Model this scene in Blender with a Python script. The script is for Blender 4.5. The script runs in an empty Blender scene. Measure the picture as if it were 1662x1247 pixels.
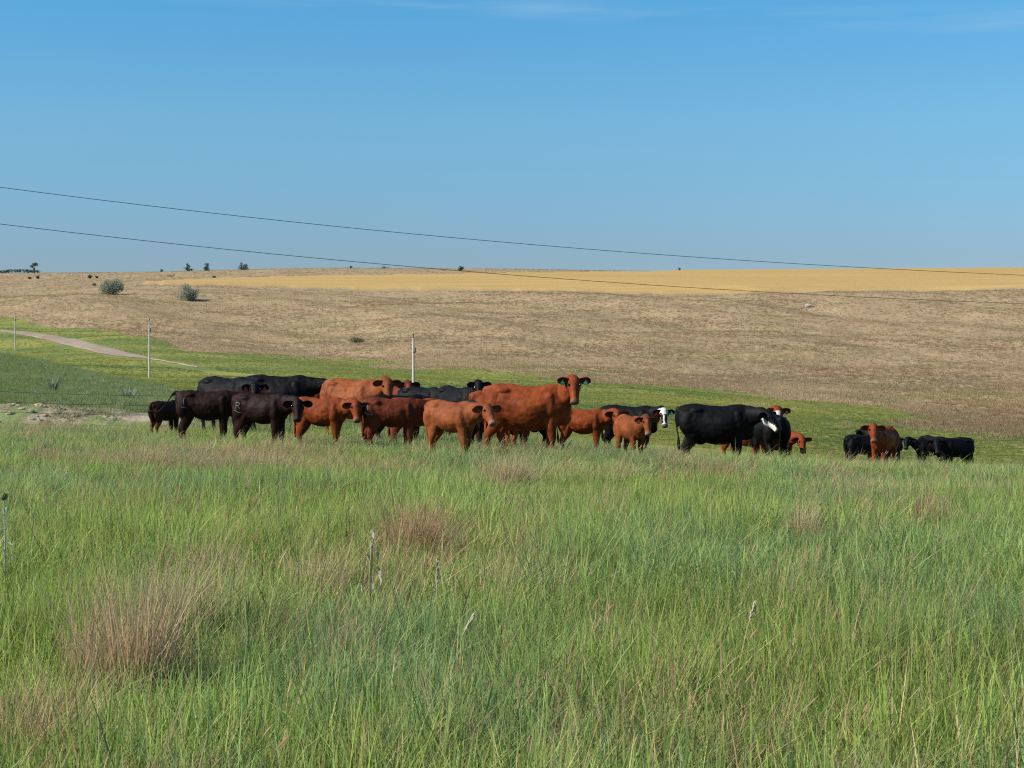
import bpy, bmesh, math, random
import numpy as np
from mathutils import Vector, Matrix, noise
from mathutils.bvhtree import BVHTree

random.seed(7)
rng = np.random.default_rng(7)
PI = math.pi
R = math.radians
scene = bpy.context.scene
COL = scene.collection

# ------------------------------------------------------------------ camera, sky, sun, exposure
F = 2557.0                       # focal length in photo pixels (1662 wide)
PITCH = math.atan(100.5 / F)
CAM = Vector((0, 0, 1.75))
cam_data = bpy.data.cameras.new('camera')
cam_data.sensor_width = 36
cam_data.lens = 36 * F / 1662
cam_data.clip_start = 0.1
cam_data.clip_end = 6000
scene.render.engine = 'CYCLES'
scene.cycles.use_denoising = False
scene.cycles.filter_width = 1.2
scene.cycles.max_bounces = 4
scene.cycles.diffuse_bounces = 2
scene.cycles.glossy_bounces = 2
scene.cycles.transmission_bounces = 3
cam = bpy.data.objects.new('camera', cam_data)
COL.objects.link(cam)
cam.location = CAM
cam.rotation_euler = (PI / 2 - PITCH, 0, 0)
scene.camera = cam

SUN_AZ = R(255)                  # clockwise from +Y
SUN_EL = R(36)
world = bpy.data.worlds.new('World')
scene.world = world
world.use_nodes = True
wn, wl = world.node_tree.nodes, world.node_tree.links
wn.clear()
w_out = wn.new('ShaderNodeOutputWorld')
w_bg = wn.new('ShaderNodeBackground')
w_bg.inputs['Strength'].default_value = 0.087
sky = wn.new('ShaderNodeTexSky')
sky.sky_type = 'NISHITA'
sky.sun_disc = False
sky.sun_elevation = SUN_EL
sky.sun_rotation = SUN_AZ
sky.altitude = 900
sky.air_density = 1.15
sky.dust_density = 0.35
sky.ozone_density = 2.2
w_gam = wn.new('ShaderNodeGamma')
w_gam.inputs[1].default_value = 1.0
wl.new(sky.outputs[0], w_gam.inputs[0])
# thin cirrus wisps high in the sky: noise on the view direction
w_geo = wn.new('ShaderNodeTexCoord')
w_sep = wn.new('ShaderNodeSeparateXYZ')
wl.new(w_geo.outputs['Generated'], w_sep.inputs[0])
def w_math(op, a, b=None, c=None):
    n_ = wn.new('ShaderNodeMath'); n_.operation = op
    for k_, v_ in enumerate((a, b, c)):
        if v_ is None: continue
        if hasattr(v_, 'is_output'): wl.new(v_, n_.inputs[k_])
        else: n_.inputs[k_].default_value = v_
    return n_.outputs[0]
w_map = wn.new('ShaderNodeMapping')
w_map.inputs['Rotation'].default_value = (0, R(3.5), 0)
w_map.inputs['Scale'].default_value = (7, 7, 90)
wl.new(w_geo.outputs['Generated'], w_map.inputs[0])
w_noi = wn.new('ShaderNodeTexNoise')
w_noi.inputs['Scale'].default_value = 1.0
w_noi.inputs['Detail'].default_value = 6
wl.new(w_map.outputs[0], w_noi.inputs['Vector'])
line_z = w_math('MULTIPLY_ADD', w_sep.outputs['X'], 0.050, w_sep.outputs['Z'])   # bands sink gently towards the right
fall = w_math('POWER', 2.718, w_math('MULTIPLY', w_math('POWER', w_math('DIVIDE', w_math('ABSOLUTE', w_math('SUBTRACT', line_z, 0.1935)), 0.0065), 2.0), -1.0))
hi_ = wn.new('ShaderNodeMapRange'); hi_.interpolation_type = 'SMOOTHSTEP'
hi_.inputs[1].default_value = 0.205; hi_.inputs[2].default_value = 0.30; hi_.inputs[4].default_value = 0.6
wl.new(line_z, hi_.inputs[0])
w_mr = wn.new('ShaderNodeMapRange')
w_mr.inputs[1].default_value = 0.42; w_mr.inputs[2].default_value = 0.80
w_mr.inputs[3].default_value = 0.0; w_mr.inputs[4].default_value = 0.42
wl.new(w_noi.outputs[0], w_mr.inputs[0])
class _M: pass
w_mul = _M(); w_mul.outputs = [w_math('MULTIPLY', w_mr.outputs[0], w_math('MAXIMUM', fall, hi_.outputs[0]))]
w_mix = wn.new('ShaderNodeMix'); w_mix.data_type = 'RGBA'
w_mix.inputs[7].default_value = (3.3, 4.5, 5.6, 1)
wl.new(w_mul.outputs[0], w_mix.inputs[0])
w_tint = wn.new('ShaderNodeMix'); w_tint.data_type = 'RGBA'; w_tint.blend_type = 'MULTIPLY'
w_tint.inputs[0].default_value = 1.0
# clear dry air: bluer overhead, grey-blue haze band low down, the same all round
w_ramp = wn.new('ShaderNodeValToRGB')
el = w_ramp.color_ramp.elements
el[0].position = 0.04; el[0].color = (.345, .480, .735, 1)
el[1].position = 0.60; el[1].color = (.38, .68, .90, 1)
for pos_, c_ in ((.125, (.412, .700, .860, 1)), (.20, (.325, .785, .995, 1))):
    e_ = el.new(pos_); e_.color = c_
wl.new(w_sep.outputs['Z'], w_ramp.inputs[0])
wl.new(w_ramp.outputs[0], w_tint.inputs[7])
wl.new(w_gam.outputs[0], w_tint.inputs[6])
wl.new(w_tint.outputs[2], w_mix.inputs[6])
wl.new(w_mix.outputs[2], w_bg.inputs['Color'])
wl.new(w_bg.outputs[0], w_out.inputs['Surface'])

sun_data = bpy.data.lights.new('sun', 'SUN')
sun_data.energy = 4.4
sun_data.angle = R(0.5)
sun_data.color = (1.0, 0.93, 0.82)
sun = bpy.data.objects.new('sun', sun_data)
COL.objects.link(sun)
SUN_DIR = Vector((math.sin(SUN_AZ) * math.cos(SUN_EL), math.cos(SUN_AZ) * math.cos(SUN_EL), math.sin(SUN_EL)))
sun.rotation_euler = SUN_DIR.to_track_quat('Z', 'Y').to_euler()
sun.location = SUN_DIR * 50

scene.view_settings.view_transform = 'Standard'
scene.view_settings.look = 'None'
scene.view_settings.exposure = 0.68
scene.view_settings.gamma = 1.0
scene.view_settings.use_curve_mapping = False

# ------------------------------------------------------------------ geometry of the place
def px_to_slope(py):
    yc = -(np.asarray(py, float) - 623.5) / F
    return (-math.sin(PITCH) + yc * math.cos(PITCH)) / (math.cos(PITCH) + yc * math.sin(PITCH))

def slope_to_px(s):
    ang = np.arctan(np.asarray(s, float)) + PITCH
    return 623.5 - F * np.tan(ang)

def pchip(x, y, xi):
    x = np.asarray(x, float); y = np.asarray(y, float)
    h = np.diff(x); dl = np.diff(y) / h
    m = np.zeros_like(y)
    for i in range(1, len(x) - 1):
        if dl[i - 1] * dl[i] > 0:
            w1 = 2 * h[i] + h[i - 1]; w2 = h[i] + 2 * h[i - 1]
            m[i] = (w1 + w2) / (w1 / dl[i - 1] + w2 / dl[i])
    m[0] = dl[0]; m[-1] = dl[-1]
    k = np.clip(np.searchsorted(x, xi) - 1, 0, len(x) - 2)
    t = (xi - x[k]) / h[k]
    t2 = t * t; t3 = t2 * t
    return (2 * t3 - 3 * t2 + 1) * y[k] + (t3 - 2 * t2 + t) * h[k] * m[k] + (-2 * t3 + 3 * t2) * y[k + 1] + (t3 - t2) * h[k] * m[k + 1]

# ground profiles: bearing -> (distance, level as slope row)
def Z(d, z):      # eye-relative height given as metres
    return (d, float(slope_to_px(z / d)))
PROF = {
    0: [Z(1, -1.74), Z(3, -1.76), Z(6, -1.80), Z(10, -1.87), Z(15, -1.97), Z(20, -2.08), (28, 729), (32, 713), (36, 705), (40, 703), (45, 715), (52, 722), (55, 700), (57.2, 658),
        (75, 625), (100, 592), (118, 571), (140, 580), (170, 592), (220, 590), (260, 580), (290, 570), (330, 541), (380, 512), (440, 490), (500, 472), (560, 458), (620, 444), (720, 449), (1500, 458)],
    250: [Z(1, -1.74), Z(3, -1.76), Z(6, -1.80), Z(10, -1.88), Z(15, -2.0), Z(20, -2.12), (28, 735), (32, 723), (36, 709), (40, 704), (45, 712), (52, 718), (55, 702), (57.2, 664),
          (70, 645), (85, 625), (92, 621), (110, 632), (140, 632), (170, 624), (186, 618), (230, 588), (270, 562), (300, 545), (360, 515), (430, 485), (500, 462), (560, 450), (620, 442), (720, 447), (1500, 456)],
    500: [Z(1, -1.74), Z(3, -1.76), Z(6, -1.80), Z(10, -1.88), Z(15, -2.02), Z(20, -2.16), (28, 740), (32, 728), (36, 713), (40, 706), (45, 708), (52, 715), (60, 720), (80, 715),
          (100, 690), (130, 660), (160, 630), (190, 610), (230, 595), (280, 578), (350, 540), (430, 500), (500, 468), (560, 450), (620, 435), (720, 441), (1500, 452)],
    800: [Z(1, -1.74), Z(3, -1.76), Z(6, -1.80), Z(10, -1.89), Z(15, -2.04), Z(20, -2.2), (28, 746), (32, 736), (36, 724), (40, 716), (45, 716), (52, 722), (70, 735), (90, 730),
          (110, 700), (140, 655), (180, 630), (230, 608), (300, 565), (380, 520), (450, 484), (480, 476), (540, 456), (600, 440), (640, 436), (720, 442), (1500, 452)],
    1100: [Z(1, -1.74), Z(3, -1.76), Z(6, -1.80), Z(10, -1.9), Z(15, -2.06), Z(20, -2.25), (26, 757), (28, 757), (32, 757), (36, 754), (40, 746), (45, 743), (52, 745), (70, 752),
           (90, 738), (110, 705), (140, 670), (180, 640), (230, 618), (300, 570), (380, 520), (440, 484), (465, 475), (540, 455), (620, 441.5), (720, 447), (1500, 455)],
    1400: [Z(1, -1.74), Z(3, -1.76), Z(6, -1.80), Z(10, -1.9), Z(15, -2.08), Z(20, -2.3), (26, 771), (29, 770), (35, 770), (43, 767), (50, 762), (56, 762), (70, 766), (90, 766),
           (105, 752), (130, 712), (160, 680), (200, 655), (260, 612), (330, 555), (400, 510), (450, 478), (520, 460), (620, 439), (720, 445), (1500, 454)],
    1662: [Z(1, -1.74), Z(3, -1.76), Z(6, -1.80), Z(10, -1.9), Z(15, -2.1), Z(20, -2.35), (26, 779), (30, 778), (36, 780), (44, 777), (50, 771), (56, 770), (70, 778), (90, 778),
           (110, 755), (140, 712), (170, 688), (210, 650), (270, 605), (340, 550), (400, 508), (445, 477), (520, 458), (620, 437), (720, 443), (1500, 452)],
}
LD = np.linspace(0, math.log(1500), 1200)
us = sorted(PROF)
cols = {}
for u in us:
    dd = np.log([p[0] for p in PROF[u]]); pp = [p[1] for p in PROF[u]]
    cols[u] = pchip(dd, pp, LD)
UG = np.arange(-400, 2101, 20.0)
TAB = np.zeros((len(UG), len(LD)))
stack = np.array([cols[u] for u in us])
for i, u in enumerate(UG):
    uc = min(max(u, us[0]), us[-1])
    k = min(max(int(np.searchsorted(us, uc)) - 1, 0), len(us) - 2)
    t = (uc - us[k]) / (us[k + 1] - us[k])
    TAB[i] = stack[k] * (1 - t) + stack[k + 1] * t
ker = np.exp(-0.5 * (np.arange(-6, 7) / 2.6) ** 2); ker /= ker.sum()
pad = np.pad(TAB, ((6, 6), (0, 0)), mode='edge')
TAB = sum(ker[j] * pad[j:j + len(UG)] for j in range(13))

def polar(x, y):
    x = np.asarray(x, float); y = np.asarray(y, float)
    a = np.arctan2(x, y); r = np.hypot(x, y)
    aa = np.clip(np.abs(a), 0, 0.46)
    d = r * np.cos(aa)
    u = 831 + F * np.tan(np.sign(a) * aa)
    w = np.clip((np.abs(a) - PI / 2) / (PI / 2), 0, 1); w = w * w * (3 - 2 * w)
    return u * (1 - w) + 831 * w, d

def tab_px(u, d):
    iu = np.clip((u - UG[0]) / 20.0, 0, len(UG) - 1.001); k = iu.astype(int); t = iu - k
    il = np.clip(np.log(np.maximum(d, 1.0)) / LD[-1] * (len(LD) - 1), 0, len(LD) - 1.001); m = il.astype(int); s = il - m
    return (TAB[k, m] * (1 - t) * (1 - s) + TAB[k + 1, m] * t * (1 - s) + TAB[k, m + 1] * (1 - t) * s + TAB[k + 1, m + 1] * t * s)

# cheap vectorised value noise
_G = rng.random((256, 256))
def vnoise(x, y, scale, seed=0):
    x = np.asarray(x, float) / scale + 37.3 * seed + 1000; y = np.asarray(y, float) / scale + 17.7 * seed + 1000
    xi = np.floor(x).astype(int); yi = np.floor(y).astype(int)
    fx = x - xi; fy = y - yi
    fx = fx * fx * (3 - 2 * fx); fy = fy * fy * (3 - 2 * fy)
    g = lambda a, b: _G[a % 256, b % 256]
    return (g(xi, yi) * (1 - fx) + g(xi + 1, yi) * fx) * (1 - fy) + (g(xi, yi + 1) * (1 - fx) + g(xi + 1, yi + 1) * fx) * fy
def fbm(x, y, scale, seed=0, oct=3):
    s = 0; a = 1; n = 0
    for o in range(oct):
        s = s + a * vnoise(x, y, scale / 2 ** o, seed + o * 5); n += a; a *= 0.5
    return s / n

def smooth(a, b, x):
    t = np.clip((x - a) / (b - a), 0, 1); return t * t * (3 - 2 * t)

def height(x, y):
    x = np.asarray(x, float); y = np.asarray(y, float)
    u, d = polar(x, y)
    z = px_to_slope(tab_px(u, d)) * np.maximum(d, 1.0) + CAM.z
    z = z + (fbm(x, y, 3.0, 1) - 0.5) * 0.10 * smooth(2, 8, d) * (1 - smooth(30, 60, d))
    z = z + (fbm(x + y * .5, y * .7, 38, 2, 4) - 0.5) * 6.0 * smooth(250, 340, d) * (1 - smooth(430, 520, d))
    z = z + (fbm(x, y, 14, 4, 3) - 0.5) * 0.9 * smooth(140, 190, d) * (1 - smooth(450, 520, d))
    # cut bank lumps
    bank = smooth(53, 55.5, d) * (1 - smooth(58, 62, d))
    z = z + (fbm(x, y, 2.6, 9, 3) - 0.5) * 0.55 * bank
    return z
def hz(x, y): return float(height(np.array([x]), np.array([y]))[0])

def P(px, d, z=None, dz=0.0):
    """ground point on the bearing of photo column px at distance d"""
    x = (px - 831) / F * d
    return Vector((x, d, (hz(x, d) if z is None else z) + dz))

def ray_point(px, py, d):
    xc = (px - 831) / F; yc = -(py - 623.5) / F
    dy = math.cos(PITCH) + yc * math.sin(PITCH); dz = -math.sin(PITCH) + yc * math.cos(PITCH)
    return Vector((xc / dy * d, d, CAM.z + dz / dy * d))

def ground_hit(px, py, d0, d1=900):
    ds = np.linspace(d0, d1, int((d1 - d0) / 0.5) + 2)
    xc = (px - 831) / F; yc = -(py - 623.5) / F
    dy = math.cos(PITCH) + yc * math.sin(PITCH); dz = -math.sin(PITCH) + yc * math.cos(PITCH)
    xs = xc / dy * ds; zs = CAM.z + dz / dy * ds
    g = height(xs, ds)
    k = np.nonzero(g >= zs)[0]
    i = int(k[0]) if len(k) else len(ds) - 1
    return Vector((xs[i], ds[i], g[i]))

def curve_at(pts, u):
    a = np.array(pts, float); return np.interp(u, a[:, 0], a[:, 1])
BROWN = [(-400, 500), (0, 509), (60, 518), (150, 527), (250, 545), (300, 565), (450, 578), (600, 585), (700, 600), (850, 612), (950, 622), (1100, 625), (1180, 632), (1250, 643), (1350, 650), (1450, 660), (1662, 692), (2100, 705)]
WB = [(180, 460), (230, 461.5), (300, 463), (400, 466), (540, 469), (900, 474), (1100, 474.5), (2100, 475.5)]
WT = [(180, 460.5), (230, 461), (300, 456.5), (400, 453), (540, 450), (830, 445), (1050, 443), (1120, 441), (1180, 430), (2100, 425)]

def zones(x, y):
    u, d = polar(x, y)
    py = tab_px(u, d)
    wob = (fbm(x, y, 16, 21, 4) - 0.5) * 40
    brown = smooth(-5, 5, curve_at(BROWN, u) - py + wob * smooth(520, 640, py) * 1.3) * smooth(120, 150, d)
    # bunchgrass tongues reaching into the green at the right
    ton = smooth(0.48, 0.60, fbm(x, y * .6, 13, 31, 4)) * smooth(1150, 1350, u) * smooth(-40, -5, curve_at(BROWN, u) + 6 - py) * smooth(120, 140, d)
    brown = np.maximum(brown, ton)
    wheat = ((py < curve_at(WB, u)) & (py > curve_at(WT, u)) & (d > 400) & (d < 760) & (u > 185)).astype(float)
    bank = smooth(54.0, 55.2, d) * (1 - smooth(57.2, 58.4, d)) * (1 - smooth(330, 420, u))
    return u, d, py, brown, wheat, bank

# ------------------------------------------------------------------ helpers
def link(name, me, parent=None):
    o = bpy.data.objects.new(name, me)
    COL.objects.link(o)
    if parent is not None: o.parent = parent
    return o
def tag(o, label=None, cat=None, group=None, kind=None):
    if label: o['label'] = label
    if cat: o['category'] = cat
    if group: o['group'] = group
    if kind: o['kind'] = kind
    return o
def mesh_np(name, v, f, mats=(), smoothf=False):
    me = bpy.data.meshes.new(name)
    me.from_pydata([tuple(p) for p in v], [], [tuple(q) for q in f])
    for m in mats: me.materials.append(m)
    if smoothf: me.polygons.foreach_set('use_smooth', [True] * len(me.polygons))
    me.update()
    return me
def fattr(me, name, data, dom='POINT'):
    a = me.attributes.new(name, 'FLOAT', dom); a.data.foreach_set('value', np.asarray(data, dtype=np.float32).ravel())
def vattr(me, name, data, dom='POINT'):
    a = me.attributes.new(name, 'FLOAT_VECTOR', dom); a.data.foreach_set('vector', np.asarray(data, dtype=np.float32).ravel())
def cattr(me, name, data):
    a = me.attributes.new(name, 'FLOAT_COLOR', 'POINT'); a.data.foreach_set('color', np.asarray(data, dtype=np.float32).ravel())

class NT:
    def __init__(s, name):
        s.m = bpy.data.materials.new(name); s.m.use_nodes = True
        s.n = s.m.node_tree.nodes; s.l = s.m.node_tree.links
        s.n.clear()
        s.out = s.n.new('ShaderNodeOutputMaterial')
    def new(s, t, **kw):
        x = s.n.new(t)
        for k, v in kw.items(): setattr(x, k, v)
        return x
    def attr(s, name, typ='GEOMETRY', out='Fac'):
        a = s.new('ShaderNodeAttribute', attribute_name=name, attribute_type=typ); return a.outputs[out]
    def noise(s, scale, detail=3, vec=None, rough=0.55):
        n = s.new('ShaderNodeTexNoise'); n.inputs['Scale'].default_value = scale; n.inputs['Detail'].default_value = detail
        n.inputs['Roughness'].default_value = rough
        if vec is not None: s.l.new(vec, n.inputs['Vector'])
        return n.outputs[0]
    def pos(s, scale=(1, 1, 1)):
        g = s.new('ShaderNodeNewGeometry'); mp = s.new('ShaderNodeMapping'); mp.inputs['Scale'].default_value = scale
        s.l.new(g.outputs['Position'], mp.inputs[0]); return mp.outputs[0]
    def mix(s, fac, a, b, blend='MIX'):
        n = s.new('ShaderNodeMix', data_type='RGBA', blend_type=blend)
        for sock, v in ((n.inputs[0], fac), (n.inputs[6], a), (n.inputs[7], b)):
            if hasattr(v, 'is_output'): s.l.new(v, sock)
            elif isinstance(v, (int, float)): sock.default_value = v
            else: sock.default_value = (*v, 1)
        return n.outputs[2]
    def rng(s, v, a, b, c=0, d=1, sm=False):
        n = s.new('ShaderNodeMapRange')
        if sm: n.interpolation_type = 'SMOOTHSTEP'
        s.l.new(v, n.inputs[0])
        for i, q in enumerate((a, b, c, d)): n.inputs[i + 1].default_value = q
        return n.outputs[0]
    def math(s, op, a, b=None):
        n = s.new('ShaderNodeMath', operation=op)
        for i, v in enumerate((a, b)):
            if v is None: continue
            if hasattr(v, 'is_output'): s.l.new(v, n.inputs[i])
            else: n.inputs[i].default_value = v
        return n.outputs[0]
    def principled(s, color, rough=0.8, bump=None, bump_str=0.3, bump_dist=0.05, spec=0.3, sheen=0.0):
        p = s.new('ShaderNodeBsdfPrincipled')
        if hasattr(color, 'is_output'): s.l.new(color, p.inputs['Base Color'])
        else: p.inputs['Base Color'].default_value = (*color, 1)
        if hasattr(rough, 'is_output'): s.l.new(rough, p.inputs['Roughness'])
        else: p.inputs['Roughness'].default_value = rough
        p.inputs['Specular IOR Level'].default_value = spec
        if sheen: p.inputs['Sheen Weight'].default_value = sheen
        if bump is not None:
            b = s.new('ShaderNodeBump'); b.inputs['Strength'].default_value = bump_str; b.inputs['Distance'].default_value = bump_dist
            s.l.new(bump, b.inputs['Height']); s.l.new(b.outputs[0], p.inputs['Normal'])
        s.l.new(p.outputs[0], s.out.inputs['Surface'])
        return p
def simple(name, color, rough=0.7, nscale=8, var=0.25, spec=0.3, bump=0.2):
    t = NT(name)
    n = t.noise(nscale, 4, t.new('ShaderNodeTexCoord').outputs['Object'])
    c = t.mix(t.rng(n, 0.3, 0.7), tuple(q * (1 - var) for q in color), tuple(min(1, q * (1 + var)) for q in color))
    t.principled(c, rough, n, bump, 0.01, spec)
    return t.m

# ------------------------------------------------------------------ terrain
BROWN_A, BROWN_B, BROWN_C = (0.2706, 0.2091, 0.1353), (0.3526, 0.2829, 0.1804), (0.1886, 0.1230, 0.0820)
GR_A, GR_B, GR_Y = (0.155, 0.190, 0.052), (0.118, 0.158, 0.050), (0.275, 0.262, 0.062)

def terrain():
    ua = list(np.arange(-420, 2090, 7.0))
    ang = [math.atan((u - 831) / F) for u in ua]
    a0, a1 = ang[0], ang[-1]
    rest = list(np.linspace(a1, a0 + 2 * PI, 60)[1:-1])
    ang = np.array(ang + rest)
    rr = [0.0]
    r = 0.6
    while r < 1480:
        rr.append(r)
        step = max(0.12, r * 0.016)
        if 52 < r < 66: step = 0.22
        if 66 <= r < 640: step = r * 0.0085
        r += step
    rr = np.array(rr[1:])
    A, RR = np.meshgrid(ang, rr)
    X = RR * np.sin(A); Y = RR * np.cos(A)
    # keep rings at constant y inside the wedge so that slopes read cleanly
    H = height(X.ravel(), Y.ravel())
    u, d, py, brown, wheat, bank = zones(X.ravel(), Y.ravel())
    H = H + wheat * 0.75
    nA, nR = len(ang), len(rr)
    verts = np.column_stack([X.ravel(), Y.ravel(), H])
    c = np.array([[0, 0, hz(0, 0.5)]])
    verts = np.vstack([verts, c])
    i = np.arange(nR - 1)[:, None] * nA; j = np.arange(nA)[None, :]; jn = (j + 1) % nA
    f = np.stack([i + j, i + jn, i + nA + jn, i + nA + j], -1).reshape(-1, 4)[:, ::-1]
    fans = [(len(verts) - 1, int((k + 1) % nA), int(k)) for k in range(nA)]
    me = bpy.data.meshes.new('ground')
    me.from_pydata(verts.tolist(), [], f.tolist() + fans)
    me.polygons.foreach_set('use_smooth', [True] * len(me.polygons))
    ext = lambda a, v=0.0: np.append(a, v)
    fattr(me, 'brown', ext(brown)); fattr(me, 'wheat', ext(wheat)); fattr(me, 'bank', ext(bank))
    fattr(me, 'dist', ext(d))
    mound = smooth(48, 60, d) * (1 - smooth(95, 135, d)) * (1 - smooth(300, 480, u))
    fattr(me, 'mound', ext(mound))
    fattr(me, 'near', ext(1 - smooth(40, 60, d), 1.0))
    me.update()
    t = NT('prairie_ground')
    p = t.pos()
    nb = t.noise(0.09, 5, p); nf = t.noise(1.6, 4, p); nm = t.noise(0.35, 4, p)
    brown_c = t.mix(t.rng(nb, 0.35, 0.65), BROWN_A, BROWN_B)
    brown_c = t.mix(t.rng(nm, 0.55, 0.75, 0, 0.55), brown_c, BROWN_C)
    brown_c = t.mix(t.rng(t.noise(0.05, 4, t.pos((1, 1.6, 1))), 0.55, 0.72, 0, 0.45), brown_c, (0.230, 0.240, 0.105))
    brown_c = t.mix(1.0, brown_c, (1.03, .965, .87), 'MULTIPLY')
    gr = t.mix(t.rng(nm, 0.3, 0.7), GR_A, GR_B)
    gr = t.mix(t.rng(t.noise(0.045, 3, t.pos((0.5, 1.8, 1))), 0.42, 0.62, 0, 0.7), gr, GR_Y)
    moundc = t.mix(t.rng(nf, 0.3, 0.7), (0.140, 0.195, 0.075), (0.175, 0.230, 0.095))
    gr = t.mix(t.attr('mound'), gr, moundc)
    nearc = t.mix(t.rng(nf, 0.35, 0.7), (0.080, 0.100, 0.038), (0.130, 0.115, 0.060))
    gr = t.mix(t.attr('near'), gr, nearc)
    ed = t.math('ADD', t.attr('brown'), t.rng(nf, 0.2, 0.8, -0.35, 0.35))
    c = t.mix(t.rng(ed, 0.35, 0.65), gr, brown_c)
    sand = t.mix(t.rng(t.noise(0.8, 5, p), 0.5, 0.70), (0.3600, 0.2970, 0.2115), (0.1170, 0.1035, 0.0585))
    bk = t.math('MULTIPLY', t.attr('bank'), t.rng(t.noise(0.6, 5, p), 0.40, 0.50))
    c = t.mix(bk, c, sand)
    wh = t.mix(t.rng(t.noise(0.06, 5, t.pos((0.25, 2.2, 1))), 0.3, 0.7), (0.40, 0.265, 0.092), (0.465, 0.315, 0.120))
    wh = t.mix(t.rng(t.noise(0.9, 4, t.pos((0.2, 1, 1))), 0.55, 0.8, 0, 0.4), wh, (0.3040, 0.1976, 0.0760))
    c = t.mix(t.attr('wheat'), c, wh)
    hgt = t.math('ADD', t.math('MULTIPLY', nm, 1.2), nf)
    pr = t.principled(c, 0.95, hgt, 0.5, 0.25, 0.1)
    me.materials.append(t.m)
    o = link('ground', me)
    tag(o, 'rolling prairie ground running down to a green valley and up a tan hillside', kind='structure')
    return o
terrain()

# dirt road, draped
def road():
    uu = np.array([-160, -60, 0, 60, 110, 150, 175, 200, 240, 300, 380, 450, 520, 600])
    top = np.array([522, 531, 535.5, 541.5, 549, 558, 564.5, 570.5, 581, 592.5, 606, 616, 623, 630])
    bot = np.array([524.5, 533.5, 538.5, 549, 561.5, 571, 576.5, 579, 583.0, 593.8, 607.2, 619, 626, 633])
    su = np.arange(-160, 321, 5.0)
    T = pchip(uu, top, su); B = pchip(uu, bot, su)
    rows = []
    for u, a, b in zip(su, T, B):
        pa = ground_hit(u, a + 0.4 * math.sin(u * .13), 150); pb = ground_hit(u, b + 0.5 * math.sin(u * .21), 150)
        rows.append([pa.lerp(pb, k / 6) for k in range(7)])
    v = []
    for rw in rows:
        for k, q in enumerate(rw):
            v.append((q.x, q.y, hz(q.x, q.y) + 0.16 - (0.10 if k in (0, 6) else 0)))
    f = [(i * 7 + k, i * 7 + k + 1, i * 7 + k + 8, i * 7 + k + 7) for i in range(len(rows) - 1) for k in range(6)]
    t = NT('dirt_road'); p = t.pos()
    c = t.mix(t.rng(t.noise(0.4, 5, p), 0.3, 0.7), (0.2460, 0.1927, 0.1394), (0.3444, 0.2829, 0.2173))
    t.principled(c, 0.95, t.noise(2, 4, p), 0.4, 0.1, 0.1)
    o = link('road', mesh_np('road', v, f, [t.m], True))
    tag(o, 'pale dirt road winding down the green valley', kind='structure')
road()

# ------------------------------------------------------------------ grass
def blade_material(name):
    """blades: attributes bl (per blade random), t (0 base..1 tip); instance tint = (dry share, blue share, brightness)"""
    t = NT(name)
    ti = t.new('ShaderNodeAttribute', attribute_name='tint', attribute_type='INSTANCER')
    sp = t.new('ShaderNodeSeparateXYZ'); t.l.new(ti.outputs['Vector'], sp.inputs[0])
    bl = t.attr('bl'); hh = t.attr('t'); b2 = t.attr('b2')
    yg = t.mix(b2, (0.290, 0.350, 0.075), (0.185, 0.275, 0.062))
    bg = t.mix(b2, (0.150, 0.255, 0.085), (0.235, 0.325, 0.140))
    g = t.mix(t.rng(t.math('ADD', sp.outputs[1], t.rng(bl, 0, 1, -0.35, 0.35)), 0.35, 0.65), yg, bg)
    st = t.mix(b2, (0.52, 0.41, 0.24), (0.42, 0.27, 0.15))
    dry = t.rng(t.math('SUBTRACT', sp.outputs[0], bl), -0.04, 0.04)
    c = t.mix(dry, g, st)
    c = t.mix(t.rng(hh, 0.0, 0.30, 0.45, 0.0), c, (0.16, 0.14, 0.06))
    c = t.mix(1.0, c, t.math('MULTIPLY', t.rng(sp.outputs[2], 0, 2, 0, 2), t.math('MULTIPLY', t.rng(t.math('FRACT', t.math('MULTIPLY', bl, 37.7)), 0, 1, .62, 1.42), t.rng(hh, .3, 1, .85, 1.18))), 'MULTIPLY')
    pb = t.new('ShaderNodeBsdfPrincipled')
    t.l.new(c, pb.inputs['Base Color']); pb.inputs['Roughness'].default_value = 0.6; pb.inputs['Specular IOR Level'].default_value = 0.25
    tr = t.new('ShaderNodeBsdfTranslucent'); t.l.new(c, tr.inputs['Color'])
    mx = t.new('ShaderNodeMixShader'); mx.inputs[0].default_value = 0.45
    t.l.new(pb.outputs[0], mx.inputs[1]); t.l.new(tr.outputs[0], mx.inputs[2])
    t.l.new(mx.outputs[0], t.out.inputs['Surface'])
    return t.m
M_BLADE = blade_material('grass_blade')

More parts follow.
